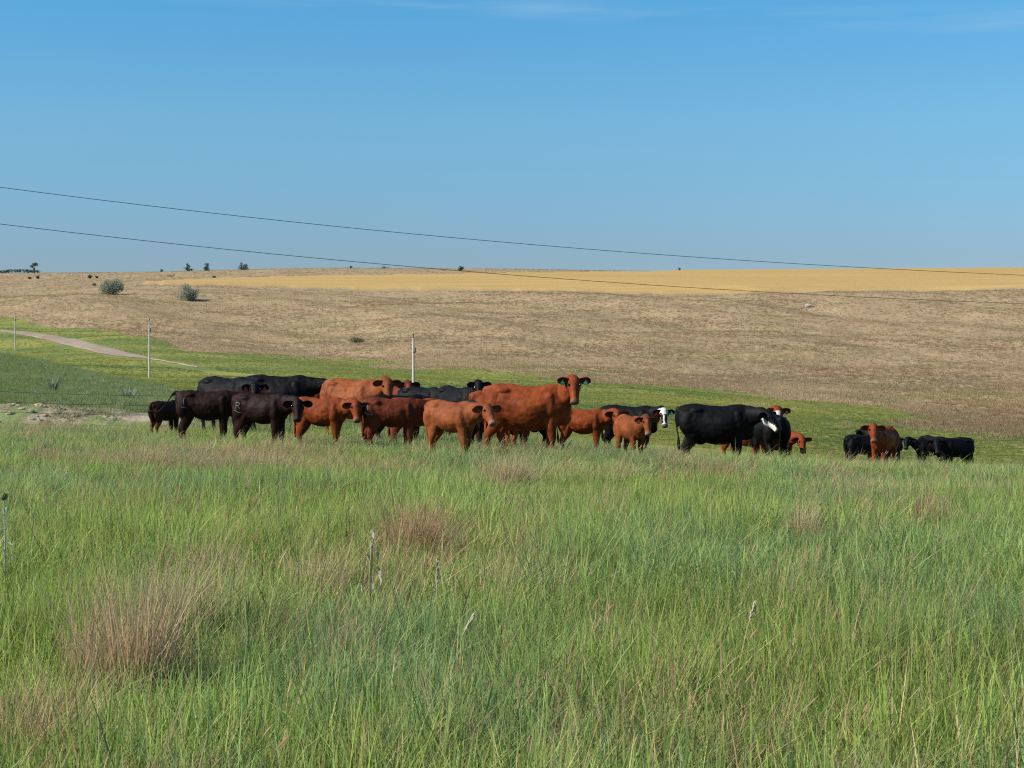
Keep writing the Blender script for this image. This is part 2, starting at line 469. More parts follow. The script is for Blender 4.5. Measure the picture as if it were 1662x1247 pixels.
def blades(n, rad, h, w, lean=0.35, droop=0.35, segs=3, bias=(0.12, 0.0), hvar=0.35, tipw=0.15, hm=None):
    """tapered, bending blades as arrays: verts, faces, bl, t, b2"""
    a = rng.random(n) * 2 * PI; rr = rad * np.sqrt(rng.random(n))
    bx, by = rr * np.cos(a), rr * np.sin(a)
    H = h * (1 - hvar + 2 * hvar * rng.random(n))
    la = rng.random(n) * 2 * PI; lm = lean * np.abs(rng.normal(0.5, 0.5, n))
    lx = np.cos(la) * lm + bias[0] + (bx / max(rad, 1e-3)) * 0.18; ly = np.sin(la) * lm + bias[1] + (by / max(rad, 1e-3)) * 0.18
    dr = droop * rng.random(n)
    fa = rng.random(n) * PI; wx, wy = np.cos(fa), np.sin(fa)
    W = w * (0.6 + 0.8 * rng.random(n))
    V = []; T = []
    for s in range(segs + 1):
        q = s / segs
        cx = bx + lx * H * q + lx * H * dr * 1.6 * q * q * q
        cy = by + ly * H * q + ly * H * dr * 1.6 * q * q * q
        cz = H * (q - dr * 0.45 * q * q * q) * np.sqrt(np.maximum(0.2, 1 - 0.4 * (lx ** 2 + ly ** 2)))
        ww = W * (1 - (1 - tipw) * q ** 1.5) * 0.5
        if s < segs:
            V.append(np.stack([cx - wx * ww, cy - wy * ww, cz], -1)); V.append(np.stack([cx + wx * ww, cy + wy * ww, cz], -1)); T += [q, q]
        else:
            V.append(np.stack([cx, cy, cz], -1)); T.append(1.0)
    k = 2 * segs + 1
    V = np.stack(V, 1).reshape(-1, 3)
    V[:, 2] -= 0.03
    base = np.arange(n) * k
    faces = []
    for s in range(segs - 1):
        faces.append(np.stack([base + 2 * s, base + 2 * s + 1, base + 2 * s + 3, base + 2 * s + 2], -1).tolist())
    fl = [f for q in faces for f in q]
    s = segs - 1
    fl += np.stack([base + 2 * s, base + 2 * s + 1, base + 2 * s + 2], -1).tolist()
    return V, fl, np.repeat(rng.random(n), k), np.tile(T, n), np.repeat(rng.random(n), k)

def blade_mesh(name, parts, mat=None, blshift=None):
    Vs, Fs, bl, tt, b2 = [], [], [], [], []
    off = 0
    for V, f, b, t, c in parts:
        Vs.append(V); Fs += [[i + off for i in q] for q in f]; off += len(V)
        bl.append(b); tt.append(t); b2.append(c)
    me = bpy.data.meshes.new(name)
    me.from_pydata(np.vstack(Vs).tolist(), [], Fs)
    fattr(me, 'bl', np.concatenate(bl)); fattr(me, 't', np.concatenate(tt)); fattr(me, 'b2', np.concatenate(b2))
    me.materials.append(mat or M_BLADE)
    return me

def seed_stalks(n, rad, h, head=0.09, hw=0.008, bias=(0.18, 0)):
    """thin culms, each with a slim seed head at the tip"""
    out = []
    for i in range(n):
        a = random.random() * 2 * PI; rr = rad * math.sqrt(random.random())
        b = Vector((rr * math.cos(a), rr * math.sin(a), -0.03)); H = h * random.uniform(0.8, 1.25)
        ln = Vector((random.gauss(bias[0], 0.14), random.gauss(bias[1], 0.14), 1)).normalized()
        sag = Vector((ln.x, ln.y, -0.15)) * random.uniform(0.05, 0.3) * H
        fa = random.random() * PI; side = Vector((math.cos(fa), math.sin(fa), 0))
        prof = [(0, .0017), (0.4, .0015), (0.75, .0012), (1 - head / H, .0012), (1 - head / H * .8, hw * .8), (1 - head / H * .4, hw), (1.0, .0015)]
        for sd in (side, side.cross(ln).normalized()):
            V = []; T = []
            for q, w_ in prof:
                c = b + ln * H * q + sag * q ** 3
                V += [c - sd * w_ * .5, c + sd * w_ * .5]; T += [max(q, .5)] * 2
            f = [[2 * k, 2 * k + 1, 2 * k + 3, 2 * k + 2] for k in range(len(prof) - 1)]
            rb = random.random()
            out.append((np.array([list(v) for v in V]), f, np.full(len(V), .006 + .02 * rb), np.array(T), np.full(len(V), rb)))
    return out

def variants(base, meshes):
    c = bpy.data.collections.new(base)
    for i, me in enumerate(meshes):
        o = bpy.data.objects.new('%s_%02d' % (base, i), me)
        c.objects.link(o)
    return c

def scatter(name, coll, pts, rot, scl, idx, tint, label, kind='stuff'):
    me = bpy.data.meshes.new(name)
    me.vertices.add(len(pts)); me.vertices.foreach_set('co', np.asarray(pts, np.float32).ravel())
    vattr(me, 'rot', rot); vattr(me, 'scl', scl); vattr(me, 'tint', tint)
    a = me.attributes.new('idx', 'INT', 'POINT'); a.data.foreach_set('value', np.asarray(idx, np.int32))
    o = link(name, me)
    ng = bpy.data.node_groups.new(name, 'GeometryNodeTree')
    ng.interface.new_socket('Geometry', in_out='INPUT', socket_type='NodeSocketGeometry')
    ng.interface.new_socket('Geometry', in_out='OUTPUT', socket_type='NodeSocketGeometry')
    n, l = ng.nodes, ng.links
    gi, go = n.new('NodeGroupInput'), n.new('NodeGroupOutput')
    ci = n.new('GeometryNodeCollectionInfo'); ci.inputs['Collection'].default_value = coll
    ci.inputs['Separate Children'].default_value = True; ci.inputs['Reset Children'].default_value = True
    ip = n.new('GeometryNodeInstanceOnPoints'); ip.inputs['Pick Instance'].default_value = True
    def na(nm, typ):
        q = n.new('GeometryNodeInputNamedAttribute'); q.data_type = typ; q.inputs['Name'].default_value = nm
        return q.outputs['Attribute']
    l.new(gi.outputs[0], ip.inputs['Points']); l.new(ci.outputs[0], ip.inputs['Instance'])
    l.new(na('idx', 'INT'), ip.inputs['Instance Index'])
    l.new(na('rot', 'FLOAT_VECTOR'), ip.inputs['Rotation']); l.new(na('scl', 'FLOAT_VECTOR'), ip.inputs['Scale'])
    l.new(ip.outputs[0], go.inputs[0])
    md = o.modifiers.new('scatter', 'NODES'); md.node_group = ng
    tag(o, label, kind=kind)
    return o

def wedge_points(n, d0, d1, ulo=-330, uhi=1990, power=1.0):
    """random points in the view wedge; power 1: even per m2, 0: even per bearing and log distance"""
    u = rng.uniform(ulo, uhi, n)
    q = rng.random(n)
    if power > 0:
        e = 2 * power
        d = (d0 ** e + q * (d1 ** e - d0 ** e)) ** (1 / e)
    else:
        d = d0 * (d1 / d0) ** q
    return (u - 831) / F * d, d, u

# dry tussock patches (photo bearing, distance, radius m, strength)
PATCH = [(215, 7.5, .26, .7), (150, 7.6, .2, .5), (290, 9.4, .35, .45), (330, 11, .4, .35), (520, 10.4, .3, .45), (40, 6.3, .35, .35), (230, 23, .9, .75), (420, 23, 1.0, .75), (320, 26, 1.2, .45),
         (600, 22, .8, .55), (822, 20, .4, .8), (930, 22, .9, .45), (1040, 22, .7, .35), (1166, 22, .4, .6), (1340, 21, .7, .3), (1420, 19, .6, .3), (1502, 15.3, .3, .5), (1600, 21, .7, .3),
         (668, 12.2, .3, .5), (1305, 14, .22, .4), (480, 27, 1.2, .5), (1500, 20, .7, .4)]
def dryness(x, y, d):
    v = 0.08 + 0.13 * smooth(0.52, 0.75, fbm(x, y, 2.6, 41, 3)) + 0.07 * smooth(16, 24, d) * smooth(.35, .6, fbm(x, y, 5, 44, 3))
    for (pu, pd, pr, ps) in PATCH:
        cx, cy = (pu - 831) / F * pd, pd
        q = np.exp(-(((x - cx) / pr) ** 2 + ((y - cy) / (pr * 1.1)) ** 2))
        v = np.maximum(v, ps * 0.8 * q + v * (1 - q))
    return v

GV = variants('meadow_clump', [
    blade_mesh('meadow_clump', [blades(105, .27, .235, .0060, .75, .55, bias=(.05, 0)), blades(26, .27, .34, .0080, .55, .3, bias=(.08, 0))]) for i in range(4)] + [
    blade_mesh('meadow_clump', [blades(95, .30, .20, .0056, 1.0, .8, bias=(.04, 0)), blades(40, .26, .29, .0095, .55, .35, bias=(.05, 0))]) for i in range(4)] + [
    blade_mesh('meadow_clump', [blades(100, .25, .27, .0050, .6, .5, bias=(.10, 0)), blades(22, .22, .37, .007, .5, .2, bias=(.12, 0))]) for i in range(4)])
DV = variants('straw_clump', [blade_mesh('straw_clump', [blades(60, .09, .50, .0028, .38, .35, bias=(.16, 0), hvar=.3)]) for i in range(4)] +
              [blade_mesh('straw_clump', seed_stalks(5, .12, .50) + [blades(14, .10, .38, .003, .5, .5)]) for i in range(4)] +
              [blade_mesh('straw_clump', [blades(5, .12, .52, .0042, 1.3, 1.0, bias=(.5, 0)), blades(12, .1, .3, .003, .6, .5)]) for i in range(2)])

def leafy_mesh(n, h, leaf):
    V, F, b = [], [], []
    for st in range(n):
        a = random.random() * 6.28; bx, by = random.gauss(0, .09), random.gauss(0, .09)
        hh = h * random.uniform(.6, 1.2); lx, ly = random.gauss(.1, .15), random.gauss(0, .15)
        for k in range(16):
            q = .25 + .75 * k / 16; c = Vector((bx + lx * hh * q, by + ly * hh * q, hh * q)); ph = k * 2.4 + a
            d = Vector((math.cos(ph), math.sin(ph), .5)).normalized(); sd_ = d.cross(Vector((0, 0, 1))).normalized(); L = leaf * (1.2 - q * .7) * random.uniform(.7, 1.2)
            i0 = len(V); V += [c, c + d * L * .5 + sd_ * L * .16, c + d * L, c + d * L * .5 - sd_ * L * .16]; F.append([i0, i0 + 1, i0 + 2, i0 + 3]); b += [random.random()] * 4
        i0 = len(V); V += [Vector((bx - .0015, by, 0)), Vector((bx + .0015, by, 0)), Vector((bx + lx * hh, by + ly * hh, hh))]; F.append([i0, i0 + 1, i0 + 2]); b += [.5] * 3
    m = len(V)
    return np.array([list(v) for v in V]), F, np.full(m, 2.0), np.full(m, .8), np.array(b)
WV = variants('leafy_weed', [blade_mesh('leafy_weed', [leafy_mesh(9, .34, .055)]) for i in range(4)] + [blade_mesh('leafy_weed', [leafy_mesh(5, .26, .085)]) for i in range(3)])

def near_grass():
    # three rings of falling density
    X, Y, S = [], [], []
    for (n, a, b, s) in ((1500, 2.6, 10, 1.0), (3700, 10, 22, 1.15), (7500, 22, 47, 1.35)):
        x, y, u = wedge_points(n, a, b)
        X.append(x); Y.append(y); S.append(np.full(n, s))
    # a thinner surround so the meadow goes on outside the frame
    n = 4200; a = rng.uniform(0.46, 2 * PI - 0.46, n); r = 1.2 + 22 * np.sqrt(rng.random(n))
    X.append(r * np.sin(a)); Y.append(r * np.cos(a)); S.append(np.full(n, 1.4))
    x = np.concatenate(X); y = np.concatenate(Y); s = np.concatenate(S)
    keep = np.hypot(x, y) > 1.0
    x, y, s = x[keep], y[keep], s[keep]
    u, d = polar(x, y)
    n = len(x)
    dens = fbm(x, y, 1.3, 51, 3)
    keep = rng.random(n) < 0.55 + 0.9 * dens
    x, y, s, u, d, dens = (q[keep] for q in (x, y, s, u, d, dens)); n = len(x)
    hsc = (0.50 + 1.0 * fbm(x, y, 1.3, 52, 3)) * (1 - 0.27 * smooth(17, 25, d))
    hsc = hsc * (1 - 0.5 * smooth(36, 46, d) * (u < 420)) 
    z = height(x, y)
    rot = np.column_stack([rng.normal(0, .07, n), rng.normal(.03, .07, n), rng.uniform(-0.9, 0.9, n) + (rng.random(n) < .25) * PI])
    sc = np.column_stack([s * rng.uniform(.85, 1.2, n)] * 2 + [hsc * rng.uniform(.85, 1.2, n)])
    dr = dryness(x, y, d) * rng.uniform(.5, 1.5, n)
    blue = np.clip((fbm(x, y, 2.2, 61, 3) - .5) * 1.6 + .30 + .18 * smooth(16, 34, d) + rng.normal(0, .12, n), 0, .62)
    br = 0.92 + 0.52 * fbm(x, y, 1.6, 71, 3) + rng.normal(0, .09, n)
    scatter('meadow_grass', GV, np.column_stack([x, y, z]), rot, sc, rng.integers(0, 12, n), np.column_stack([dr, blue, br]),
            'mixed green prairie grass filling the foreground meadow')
    # straw
    n = 19000
    x, y, u = wedge_points(n, 3, 44, power=.8)
    u, d = polar(x, y)
    dr = dryness(x, y, d)
    k = rng.random(n) < np.clip((dr - .12) * 1.9, 0.05, 1) * (1 - smooth(36, 44, d) * .7)
    x, y, d, dr = x[k], y[k], d[k], dr[k]; n = len(x)
    z = height(x, y)
    rot = np.column_stack([rng.normal(0, .10, n), rng.normal(.10, .10, n), rng.uniform(-.6, .6, n)])
    hs = rng.uniform(.65, 1.12, n) * (1 - .22 * smooth(16, 24, d)); ws = rng.uniform(.9, 1.4, n) * (1 + .5 * smooth(15, 30, d))
    tint = np.column_stack([np.where(rng.random(n) < .75, 1.2, .7), rng.random(n) * .5, rng.uniform(.75, 1.15, n)])
    scatter('dry_grass', DV, np.column_stack([x, y, z]), rot, np.column_stack([ws, ws, hs]), np.where(rng.random(n) < .07, rng.integers(8, 10, n), rng.integers(0, 8, n)), tint,
            'tan dry grass and seed stalks among the green meadow grass')
near_grass()
def leafy_weeds():
    n = 2600
    x, y, u = wedge_points(n, 3.5, 30, power=.8)
    k = rng.random(n) < smooth(.56, .68, fbm(x, y, 1.8, 47, 3)) * .75 + .03
    x, y = x[k], y[k]; n = len(x)
    s = rng.uniform(.7, 1.15, n)
    tint = np.column_stack([np.zeros(n), rng.uniform(.0, .6, n), rng.uniform(.85, 1.15, n)])
    scatter('leafy_weeds', WV, np.column_stack([x, y, height(x, y)]), np.column_stack([rng.normal(0, .1, n), rng.normal(0, .1, n), rng.random(n) * 6.28]),
            np.column_stack([s, s, s]), rng.integers(0, 7, n), tint, 'small leafy weeds growing among the meadow grass')
leafy_weeds()

MV = variants('turf_clump', [blade_mesh('turf_clump', [blades(60, .45, .22, .016, .7, .5, segs=2, hvar=.5)]) for i in range(5)])
# far bunchgrass on the hillside and valley growth
FV = variants('bunchgrass_clump', [blade_mesh('bunchgrass_clump', [blades(18, .30, .40, .040, .28, .30, segs=2, hvar=.4, tipw=.3)]) for i in range(6)])
def far_material(name, ramp, dark):
    t = NT(name)
    ti = t.new('ShaderNodeAttribute', attribute_name='tint', attribute_type='INSTANCER')
    b2 = t.attr('b2')
    v = t.new('ShaderNodeVectorMath', operation='SCALE')
    t.l.new(ti.outputs['Vector'], v.inputs[0]); t.l.new(t.rng(b2, 0, 1, .92, 1.08), v.inputs[3])
    # thin soft stems let light through
    pb = t.new('ShaderNodeBsdfPrincipled'); t.l.new(v.outputs[0], pb.inputs['Base Color']); pb.inputs['Roughness'].default_value = .9; pb.inputs['Specular IOR Level'].default_value = .05
    tr = t.new('ShaderNodeBsdfTranslucent'); t.l.new(v.outputs[0], tr.inputs['Color'])
    mx = t.new('ShaderNodeMixShader'); mx.inputs[0].default_value = .5
    t.l.new(pb.outputs[0], mx.inputs[1]); t.l.new(tr.outputs[0], mx.inputs[2]); t.l.new(mx.outputs[0], t.out.inputs['Surface'])
    return t.m
M_FAR = far_material('bunchgrass_blade', None, None)
for o in list(FV.objects) + list(MV.objects):
    o.data.materials[0] = M_FAR

def far_grass():
    n = 190000
    x, y, u = wedge_points(n, 100, 640, -250, 1910, power=0.12)
    u, d, py, brown, wheat, bank = zones(x, y)
    k = (wheat < .5) & ((d < 470) | (rng.random(n) < .6))
    x, y, u, d, py, brown = (q[k] for q in (x, y, u, d, py, brown)); n = len(x)
    # road stays clear
    ru = np.array([-160, -60, 0, 60, 110, 150, 175, 200, 240, 300, 380, 450, 520]); rt = np.array([522, 531, 535.5, 541.5, 549, 558, 564.5, 570.5, 581, 592.5, 606, 616, 623]); rb = np.array([524.5, 533.5, 538.5, 549, 561.5, 571, 576.5, 579, 585, 595.5, 608.8, 619, 626])
    on = (d > 150) & (u < 520) & (py > np.interp(u, ru, rt) - 1.5) & (py < np.interp(u, ru, rb) + 3.5)
    k = ~on; x, y, u, d, py, brown = (q[k] for q in (x, y, u, d, py, brown)); n = len(x)
    z = height(x, y)
    isb = rng.random(n) < np.clip(brown, 0, 1)
    n1 = fbm(x, y, 26, 81, 4); n2 = fbm(x, y, 7, 82, 3); n3 = rng.random(n)
    A = np.array(BROWN_A) * 1.02; B = np.array(BROWN_B) * 1.05; C = np.array((0.2378, 0.1435, 0.0943)); G = np.array((0.1722, 0.1968, 0.0738)); Gy = np.array((0.2320, 0.2080, 0.1720))
    t1 = smooth(.35, .65, n1)[:, None]
    cb = A * (1 - t1) + B * t1
    m = (smooth(.55, .72, n2) * .55)[:, None]; cb = cb * (1 - m) + C * m
    m = (smooth(.50, .66, fbm(x, y, 15, 83, 4)) * .40 + (n3 < .06) * .5)[:, None].clip(0, 1); cb = cb * (1 - m) + G * m
    m = (smooth(.5, .7, fbm(x, y, 50, 84, 3)) * .22)[:, None]; cb = cb * (1 - m) + Gy * m
    # worn livestock trails slanting across the slope, and brushy hollows with the shade of the folds painted into the colour
    tr = np.zeros(n)
    for line, wd in (([(640, 566), (756, 552), (877, 531), (1010, 512)], 2.2), ([(-100, 499), (0, 491), (190, 466)], 2.0), ([(145, 511), (330, 498), (560, 484)], 2.0), ([(560, 524), (720, 508), (860, 505)], 1.8), ([(300, 540), (520, 522), (700, 500)], 1.6)):
        a = np.array(line, float); c_ = np.interp(u, a[:, 0], a[:, 1]); ok = (u > a[0, 0]) & (u < a[-1, 0])
        tr = np.maximum(tr, ok * np.exp(-((py - c_) / wd) ** 2))
    m = (tr * .85)[:, None]; cb = cb * (1 - m) + np.array((.42, .35, .22)) * m
    hollow_shade = smooth(.50, .72, fbm(x, y, 19, 88, 4)) * (.35 + .65 * smooth(1150, 1400, u) * smooth(540, 580, py))
    m = (hollow_shade * .38)[:, None]; cb = cb * (1 - m) + np.array((.165, .125, .072)) * m
    ga = np.array(GR_A); gb = np.array(GR_B); gy = np.array(GR_Y)
    t2 = smooth(.35, .65, n2)[:, None]
    cg = ga * (1 - t2) + gb * t2
    yel = smooth(.38, .62, fbm(x * .7, y * 1.3, 24, 85, 4)); m = (yel * .55 + .35 * smooth(.45, .6, fbm(x, y, 6, 86, 3)) * smooth(600, 1000, u)).clip(0, 1)[:, None]; cg = cg * (1 - m) + gy * m
    col = np.where(isb[:, None], cb * np.array((1.42, 1.33, 1.20)), cg * 1.30) * rng.uniform(.94, 1.06, n)[:, None]
    rot = np.column_stack([rng.normal(0, .1, n), rng.normal(.05, .1, n), rng.random(n) * 6.28])
    big = np.where(isb, rng.uniform(.7, 1.5, n), rng.uniform(.4, .8, n)) * (1 + .35 * smooth(300, 500, d))
    hs = np.where(isb, rng.uniform(.35, .85, n), rng.uniform(.20, .42, n)) * np.where(py < 480, .8, 1)
    scatter('hillside_grass', FV, np.column_stack([x, y, z]), rot, np.column_stack([big, big, hs]), rng.integers(0, 6, n), col,
            'tan bunchgrass covering the hillside and bright grass of the valley floor')
    # the low mound behind the fence at the left: short bluish grass
    n = 26000
    x, y, u = wedge_points(n, 42, 135, -330, 560, power=.4)
    u, d, py, brown, wheat, bank = zones(x, y)
    k = rng.random(n) > bank * (.35 + .65 * (fbm(x, y, 2.5, 14, 3) > .40))
    x, y, u, d = x[k], y[k], u[k], d[k]; n = len(x)
    z = height(x, y)
    t3 = smooth(.3, .7, fbm(x, y, 6, 91, 3))[:, None]
    col = np.array((.185, .245, .085)) * (1 - t3) + np.array((.225, .285, .125)) * t3
    m = ((rng.random(n) < .10) * .7)[:, None]; col = col * (1 - m) + np.array((.30, .25, .13)) * m
    s = rng.uniform(.6, 1.1, n); hs = rng.uniform(.4, 1.1, n)
    scatter('mound_grass', MV, np.column_stack([x, y, z]), np.column_stack([np.zeros(n), rng.normal(.05, .1, n), rng.random(n) * 6.28]),
            np.column_stack([s * 1.3, s * 1.3, hs * .85]), rng.integers(0, 5, n), col * rng.uniform(.85, 1.15, n)[:, None], 'short blue-green grass on the low mound behind the fence')
far_grass()

# ------------------------------------------------------------------ cattle
def coat_material():
    t = NT('cattle_coat')
    c = t.attr('coat', out='Color')
    oc = t.new('ShaderNodeTexCoord').outputs['Object']
    mp = t.new('ShaderNodeMapping'); mp.inputs['Scale'].default_value = (1, 1, .35); t.l.new(oc, mp.inputs[0])
    hair = t.noise(55, 4, mp.outputs[0], .7); patch = t.noise(4.5, 4, oc)
    c = t.mix(t.rng(patch, .38, .62, 0, 1), t.mix(1.0, c, (.68, .62, .60), 'MULTIPLY'), t.mix(1.0, c, (1.22, 1.20, 1.18), 'MULTIPLY'))
    c = t.mix(t.rng(hair, .35, .7, 0, .45), c, t.mix(1.0, c, (.50, .45, .45), 'MULTIPLY'))
    b = t.math('ADD', t.math('MULTIPLY', hair, .32), t.math('MULTIPLY', t.noise(8, 2, oc), .5))
    b = t.math('ADD', b, t.math('MULTIPLY', t.noise(3.2, 2, oc), 2.4))
    t.principled(c, .62, b, .5, .035, .12)
    return t.m
M_COAT = coat_material()
M_EYE = simple('eye_black', (.010, .008, .008), .15, spec=.6, bump=0)
M_NOSE = simple('nostril_dark', (.02, .012, .012), .6, bump=0)
M_TAG = {k: simple('ear_tag_' + k, c, .45, bump=0, var=.05) for k, c in dict(green=(.10, .62, .30), mint=(.45, .80, .60), red=(.70, .03, .04), pink=(.85, .22, .22), orange=(.85, .30, .12), blue=(.03, .16, .55), white=(.75, .78, .76)).items()}
M_BRAND = simple('brand_scar', (.19, .165, .15), .7, bump=.1)

def ring(bm, c, ax, ay, ry, rz, n=16, top=0.0):
    vs = []
    for k in range(n):
        a = 2 * PI * k / n
        cy, cz = math.sin(a), math.cos(a)
        w = 1 - top * max(0, cz) ** 1.5
        vs.append(bm.verts.new(c + ax * (ry * cy * w) + ay * (rz * cz)))
    return vs
def loft(bm, rings):
    n = len(rings[0])
    for a, b in zip(rings, rings[1:]):
        for k in range(n):
            bm.faces.new((a[k], a[(k + 1) % n], b[(k + 1) % n], b[k]))
    bm.faces.new(rings[0][::-1]); bm.faces.new(rings[-1])
def cr(pts, t):
    """Catmull-Rom through tuples"""
    n = len(pts) - 1; x = min(max(t * n, 0), n - 1e-6); i = int(x); f = x - i
    g = lambda k: pts[min(max(k, 0), n)]
    out = []
    for p0, p1, p2, p3 in zip(g(i - 1), g(i), g(i + 1), g(i + 2)):
        out.append(.5 * (2 * p1 + (p2 - p0) * f + (2 * p0 - 5 * p1 + 4 * p2 - p3) * f * f + (3 * p1 - p0 - 3 * p2 + p3) * f ** 3))
    return out
def tube(bm, pts, steps=18, n=14, side=None):
    """pts: (x,y,z, r_side, r_fore)"""
    P_ = [cr(pts, k / steps) for k in range(steps + 1)]
    rs = []
    for k, p in enumerate(P_):
        a = Vector(P_[max(k - 1, 0)][:3]); b = Vector(P_[min(k + 1, steps)][:3])
        d = (b - a).normalized()
        s = side or Vector((0, 1, 0))
        s = (s - d * s.dot(d)).normalized(); u = s.cross(d).normalized()
        rs.append(ring(bm, Vector(p[:3]), s, u, max(p[3], .004), max(p[4], .004), n))
    loft(bm, rs)
def blob(bm, c, r, rot=None):
    m = Matrix.Translation(Vector(c)) @ (rot.to_4x4() if rot else Matrix()) @ Matrix.Diagonal((*r, 1))
    bmesh.ops.create_icosphere(bm, subdivisions=3, radius=1, matrix=m)

def head_frame(base, yaw, pitch, roll=0):
    """axis from poll to muzzle; pitch down positive"""
    ax = Vector((math.cos(yaw) * math.cos(pitch), math.sin(yaw) * math.cos(pitch), -math.sin(pitch)))
    sd = Vector((-math.sin(yaw), math.cos(yaw), 0))
    if roll: sd = Matrix.Rotation(roll, 3, ax) @ sd
    up = ax.cross(sd).normalized()
    if up.z < 0: up = -up
    return ax, sd, up

def make_cow(name, label, cat, px, d, H, heading, coat='red', calf=False, neck=(0, 35), head=(0, 50), legs=(0, 0, 0, 0), tail=0.0, tailside=0.0,
             face=None, tags=(), brand=None, fat=1.0, group='cattle standing in the meadow', dz=0.0, ear_drop=0.0, shade=1.0, dx=0.0):
    """heading deg, 0 = facing +x (right), positive turns away from the camera. neck=(yaw,elev) head=(yaw,pitch) relative to the body, degrees.
       legs = fore-aft shift of (front right, front left, hind right, hind left)"""
    bm = bmesh.new()
    bot = .085 if calf else 0.0
    wf = (.80 if calf else 1.0) * fat
    lx_ = .90 if calf else 1.0
    T = [(-.595, .90, .80, .035), (-.565, .945, .66, .115), (-.49, .975, .55, .175), (-.38, .99, .47, .210), (-.27, .992, .450, .225), (-.15, .975, .400, .242), (0, .962, .372, .262),
         (.14, .962, .380, .255), (.27, .985, .41, .215), (.37, .99, .43, .185), (.46, .965, .47, .158), (.53, .90, .53, .115), (.575, .82, .60, .06)]
    rs = []
    nn = 40
    for k in range(nn + 1):
        x, zt, zb, w = cr(T, k / nn)
        zb += bot * (1 if zb < .6 else .3)
        if not calf: zb -= .02 * (fat - 1) * 5
        rs.append(ring(bm, Vector((x, 0, (zt + zb) / 2)), Vector((0, 1, 0)), Vector((0, 0, 1)), w * wf, (zt - zb) / 2, 22, .30))
    loft(bm, rs)
    for s in (-1, 1):
        blob(bm, (-.30, s * .135 * wf, .900), (.095, .048, .042))                # hooks
        blob(bm, (-.555, s * .075 * wf, .86), (.045, .035, .05))               # pins
        blob(bm, (.315, s * .125 * wf, .70), (.105, .085, .20))                # shoulder
        blob(bm, (-.42, s * .120 * wf, .70), (.145, .10, .21))                 # thigh
    blob(bm, ((.455, 0, .535 + bot * .6) if not calf else (.40, 0, .62)), ((.13, .080 * wf, .10) if not calf else (.12, .07, .10)))                   # brisket
    if not calf and coat != 'bull': blob(bm, (-.24, 0, .435), (.10, .085, .075))
    if calf:
        for v in bm.verts: v.co.x *= lx_
    # legs
    for i, (fx, s) in enumerate(((1, -1), (1, 1), (-1, -1), (-1, 1))):
        sh = legs[i]; ww = .115 * wf; k = 1.18 if calf else 1.12
        if fx > 0:
            pts = [(.33 * lx_, s * ww, .70, .060, .11), (.325 * lx_, s * ww * 1.08, .53 + bot * .4, .058, .088), (.315 * lx_ + sh * .35, s * ww * 1.0, .40 + bot * .4, .048 * k, .062 * k), (.318 * lx_ + sh * .6, s * ww * .95, .275, .041 * k, .046 * k),
                   (.305 * lx_ + sh * .75, s * ww * .92, .19, .0235 * k, .026 * k), (.305 * lx_ + sh * .95, s * ww * .92, .085, .031 * k, .034 * k), (.325 * lx_ + sh, s * ww * .92, .045, .032 * k, .036 * k), (.335 * lx_ + sh, s * ww * .92, .0, .037 * k, .048 * k)]
        else:
            pts = [(-.40 * lx_, s * ww, .74, .080, .17), (-.37 * lx_, s * ww * 1.08, .58 + bot * .3, .070, .135), (-.385 * lx_ + sh * .25, s * ww * 1.0, .45 + bot * .3, .052 * k, .085 * k), (-.465 * lx_ + sh * .55, s * ww * .88, .315, .034 * k, .052 * k),
                   (-.462 * lx_ + sh * .72, s * ww * .86, .22, .024 * k, .030 * k), (-.440 * lx_ + sh * .95, s * ww * .86, .09, .031 * k, .035 * k), (-.425 * lx_ + sh, s * ww * .86, .045, .033 * k, .037 * k), (-.412 * lx_ + sh, s * ww * .86, .0, .037 * k, .048 * k)]
        tube(bm, pts, 26, 12)
    # neck and head
    ny, ne = R(neck[0]), R(neck[1])
    nl = .34 if calf else .36
    nx0 = .47 * lx_; n0 = Vector((.34 * lx_, 0, .77)); nd = Vector((math.cos(ny) * math.cos(ne), math.sin(ny) * math.cos(ne), math.sin(ne)))
    poll = Vector((nx0, 0, .84)) + nd * nl
    mid = Vector((nx0, 0, .80)) + nd * nl * .42
    hs = 1.20 if calf else 1.04
    ax, sd, up = head_frame(poll, R(head[0]), R(head[1]))
    back = poll + ax * .06 - up * .035
    tube(bm, [(*(n0 - Vector((0, 0, .03))), .13 * wf, .25), (*Vector((nx0 - .02, 0, .79)), .125 * wf, .185), (*mid, .095, .140), (*(poll.lerp(mid, .3) - up * .02), .078, .105), (*back, .065, .085)], 20, 16, side=(sd + Vector((0, 1, 0))).normalized())
    HL = (.345 if calf else .385) * hs
    hp = [(0, .045, .035, .0), (.05, .070, .062, .0), (.14, .080, .085, -.012), (.30, .090, .112, -.030), (.42, .080, .104, -.028), (.58, .062, .080, -.016), (.75, .054, .064, -.008), (.88, .060, .058, -.002), (.96, .060, .050, 0), (1.0, .046, .036, 0)]
    rs = []
    for t_, w, h, off in hp:
        rs.append(ring(bm, poll + ax * (HL * t_) + up * (off * hs), sd, up, w * hs, h * hs, 16, .05))
    loft(bm, rs)
    blob(bm, poll + ax * .015 + up * .015, (.052, .052, .040), None)
    # tail
    ts = tail
    tx = -.585
